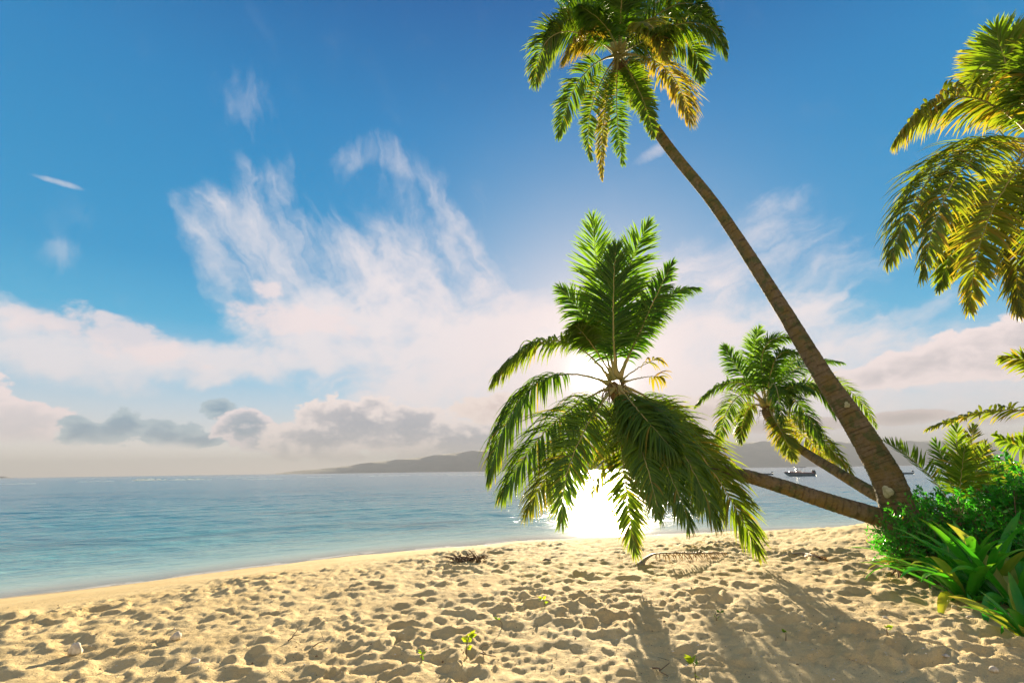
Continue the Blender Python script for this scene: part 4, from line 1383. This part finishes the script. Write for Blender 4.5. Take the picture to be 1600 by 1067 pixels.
b = Gs(1250, 872)
f2 = empty('fallen_frond', b, 'small bowed dead frond stalk near the foot of the bushes', 'palm frond', 'fallen fronds')
A_ = Gs(1222, 872)
pts = [A_, P(1236, 865, A_[1] + 0.05), P(1256, 864, A_[1] + 0.1), Gs(1274, 876) + np.array([0, 0, 0.02]), Gs(1292, 877) + np.array([0, 0, 0.03])]
mb = MB(); pth = spline(pts, 24)
tube(mb, pth, np.interp(np.linspace(0, 1, 24), [0, .3, 1], [0.035, 0.022, 0.012]), k=8, flat=0.6)
mb.build('stalk', M_DRIFT, f2, origin=b)
leaf, rib = frond_mesh(pth[12], pth[18], pth[23], face=0.2, droop=1.6, Lmax=0.22, wid=0.014, n=18, dry=0.8, tone=0.3, seed=991, start=0.05)
vv = leaf.v[0]; vv[:, 2] = np.maximum(vv[:, 2], sand_z(vv[:, 0], vv[:, 1]) + 0.006)
leaf.build('dry_leaflets', M_DRY, f2, origin=b)

# uncountable crumbs: shell grit and leaf bits
mb = MB()
r = np.random.default_rng(101)
n = 3400
px_ = r.uniform(-40, 1500, n); py_ = 900 + 170 * r.random(n) ** 1.0
pts = np.array([G(a_, b_) for a_, b_ in zip(px_, py_)])
pts[:, :2] += r.normal(0, 0.25, (n, 2))
s = shore_s(pts[:, 0], pts[:, 1])
pts = pts[s > 2.2]; n = len(pts)
pts[:, 2] = sand_z(pts[:, 0], pts[:, 1]) + 0.002
sz = r.uniform(0.002, 0.006, n) * (1 + 1.6 * (r.random(n) < 0.04))
oct_v = np.array([(1, 0, 0), (0, 1, 0), (-1, 0, 0), (0, -1, 0), (0, 0, 0.7), (0, 0, -0.7)], float)
oct_f = np.array([(0, 1, 4), (1, 2, 4), (2, 3, 4), (3, 0, 4), (1, 0, 5), (2, 1, 5), (3, 2, 5), (0, 3, 5)])
vv = pts[:, None, :] + (oct_v[None] * r.uniform(0.5, 1.4, (n, 6, 1))) * sz[:, None, None]
tone = (r.random(n) < 0.5).astype(float)
mt, t, out = new_mat('shell_grit')
p = principled(t, t.mix(t.attr('tone'), (0.20, 0.14, 0.08), (0.72, 0.66, 0.55)), 0.8, 0.3)
mt.node_tree.links.new(p.outputs[0], out.inputs[0])
mb.add(vv.reshape(-1, 3), None, (np.arange(n)[:, None, None] * 6 + oct_f[None]).reshape(-1, 3), tone=np.repeat(tone, 6))
tag(mb.build('shell_litter', mt, smooth=False), 'shell grit and leaf crumbs scattered over the sand', kind='stuff')

# ------------------------------------------------------------------ boats
def hull(L, W, H, mat, par, sheer=0.25, name='hull'):
    n = 16; k = 9
    v = []
    for i in range(n):
        t_ = i / (n - 1)
        x_ = (t_ - 0.5) * L
        wf = (1 - (max(0, t_ - 0.45) / 0.55) ** 2.2) if t_ > 0.45 else 1 - 0.06 * (0.45 - t_)
        top = H * (1 + sheer * t_ ** 2)
        rise = (max(0, t_ - 0.7) / 0.3) ** 2 * H * 0.5
        for j in range(k):
            a_ = (j / (k - 1) - 0.5) * 2
            yy = W / 2 * wf * math.copysign(abs(a_) ** 0.6, a_)
            zz = -0.25 * H + rise + (top + 0.25 * H - rise) * abs(a_) ** 2.2
            v.append((x_ + (0.12 * L * abs(a_) ** 2 if i == n - 1 else 0), yy, zz))
    q = [(i * k + j, i * k + j + 1, (i + 1) * k + j + 1, (i + 1) * k + j) for i in range(n - 1) for j in range(k - 1)]
    q += [(j, j + 1, k - 2 - j, k - 1 - j) for j in range(k // 2 - 1)]
    # deck slightly below the gunwale
    dk = len(v)
    for i in range(n):
        y1 = v[i * k][1] * 0.94; z1 = v[i * k][2] - H * 0.18
        v += [(v[i * k][0] * 0.99, y1, z1), (v[i * k][0] * 0.99, -y1, z1)]
    q += [(dk + 2 * i, dk + 2 * i + 1, dk + 2 * i + 3, dk + 2 * i + 2) for i in range(n - 1)]
    q += [(i * k, (i + 1) * k, dk + 2 * i + 2, dk + 2 * i) for i in range(n - 1)]
    q += [(i * k + k - 1, dk + 2 * i + 1, dk + 2 * i + 3, (i + 1) * k + k - 1) for i in range(n - 1)]
    return mesh_obj(name, v, np.array(q), mat, par)


def boxm(mb, c, s_, tilt=0.0):
    v = []
    for dx in (-1, 1):
        for dy in (-1, 1):
            for dz in (-1, 1):
                v.append((c[0] + dx * s_[0] / 2 + tilt * dz, c[1] + dy * s_[1] / 2, c[2] + dz * s_[2] / 2))
    mb.add(v, [(0, 1, 3, 2), (4, 6, 7, 5), (0, 4, 5, 1), (2, 3, 7, 6), (0, 2, 6, 4), (1, 5, 7, 3)])


def outboard(par, x_, s_=1.0):
    mb = MB()
    boxm(mb, (x_ - 0.28 * s_, 0, 0.62 * s_ + 0.25), (0.5 * s_, 0.36 * s_, 0.42 * s_), 0.08)
    boxm(mb, (x_ - 0.42 * s_, 0, 0.12 * s_ + 0.1), (0.2 * s_, 0.14 * s_, 0.8 * s_), -0.22)
    tube(mb, [(x_ - 0.65 * s_, -0.02, 0.0), (x_ - 0.85 * s_, 0.0, -0.02)], [0.12 * s_, 0.03 * s_], k=8)
    mb.build('outboard_motor', M_DARK, par, smooth=False)


def motorboat(loc, rz, s_, label, big=True):
    o = empty('motorboat' if big else 'dinghy', loc, label, 'boat', 'boats moored in the bay')
    o.rotation_euler = (0, 0, rz)
    if big:
        hull(6.2, 2.1, 0.75, M_HULL, o)
        mb = MB()
        tube(mb, [(-3.0, 1.05, 0.74), (0, 1.05, 0.80), (2.0, 0.75, 0.90), (3.5, 0.0, 0.98), (2.0, -0.75, 0.90), (0, -1.05, 0.80), (-3.0, -1.05, 0.74)], 0.06, k=6)
        mb.build('rub_rail', M_RED, o)
        mb = MB()
        boxm(mb, (0.3, 0, 0.95), (0.8, 0.9, 0.75), -0.08)
        c_ = mb.build('console', M_WHITE, o, smooth=False)
        mb = MB(); boxm(mb, (0.72, 0, 1.50), (0.06, 0.85, 0.5), -0.12)
        mb.build('windscreen', M_DARK, c_, smooth=False)
        mb = MB()
        boxm(mb, (-0.2, 0, 2.02), (2.3, 1.7, 0.09))
        rf = mb.build('canopy', M_DARK, o, smooth=False)
        for dx in (-0.9, 0.7):
            for dy in (-0.7, 0.7):
                mb = MB(); tube(mb, [(dx, dy, 0.6), (dx * 0.95, dy * 0.95, 1.98)], 0.035, k=6)
                mb.build('canopy_post', M_WHITE, o)
        mb = MB(); boxm(mb, (-1.2, 0, 0.72), (0.5, 1.2, 0.35)); mb.build('seat', M_WHITE, o, smooth=False)
        mb = MB(); boxm(mb, (2.1, 0, 1.0), (0.7, 0.7, 0.35), -0.1); mb.build('bow_locker', M_WHITE, o, smooth=False)
        outboard(o, -3.05, 1.3)
    else:
        hull(4.0, 1.4, 0.42, M_HULL, o)
        for x_ in (-1.0, 0.3):
            mb = MB(); boxm(mb, (x_, 0, 0.36), (0.25, 1.15, 0.05)); mb.build('thwart', M_WHITE, o, smooth=False)
        outboard(o, -1.95, 0.8)
    o.scale = (s_, s_, s_)
    return o


p = G(1250, 743.5, SEA_Z)
motorboat((p[0], p[1], SEA_Z), PI, 0.95, 'grey motorboat with a small canopy and outboard moored in the bay')
p = G(1196, 741.6, SEA_Z)
motorboat((p[0], p[1], SEA_Z), PI, 0.9, 'low open dinghy left of the canopied motorboat', big=False)
p = G(1414, 740.5, SEA_Z)
motorboat((p[0], p[1], SEA_Z), PI, 0.9, 'small dinghy showing just right of the tall palm trunk', big=False)

# ------------------------------------------------------------------ sea air
HAZE = True
if HAZE:
    hv = np.array([(x_, y_, z_) for x_ in (-8000, 8000) for y_ in (-1500, 7200) for z_ in (-8.5, 205)], float)
    ho = mesh_obj('haze', hv, np.array([(0, 1, 3, 2), (4, 6, 7, 5), (0, 4, 5, 1), (2, 3, 7, 6), (0, 2, 6, 4), (1, 5, 7, 3)]), None, smooth=False)
    mt = bpy.data.materials.new('haze_air')
    mt.use_nodes = True
    mt.node_tree.nodes.clear()
    t = NT(mt.node_tree)
    out = t.n('ShaderNodeOutputMaterial')
    pv = t.n('ShaderNodeVolumePrincipled')
    pv.inputs['Color'].default_value = (0.30, 0.31, 0.345, 1)
    pv.inputs['Density'].default_value = 0.00027
    pv.inputs['Anisotropy'].default_value = 0.0
    mt.node_tree.links.new(pv.outputs[0], out.inputs['Volume'])
    ho.data.materials.append(mt)
    tag(ho, 'pale sea haze over the bay', kind='stuff')
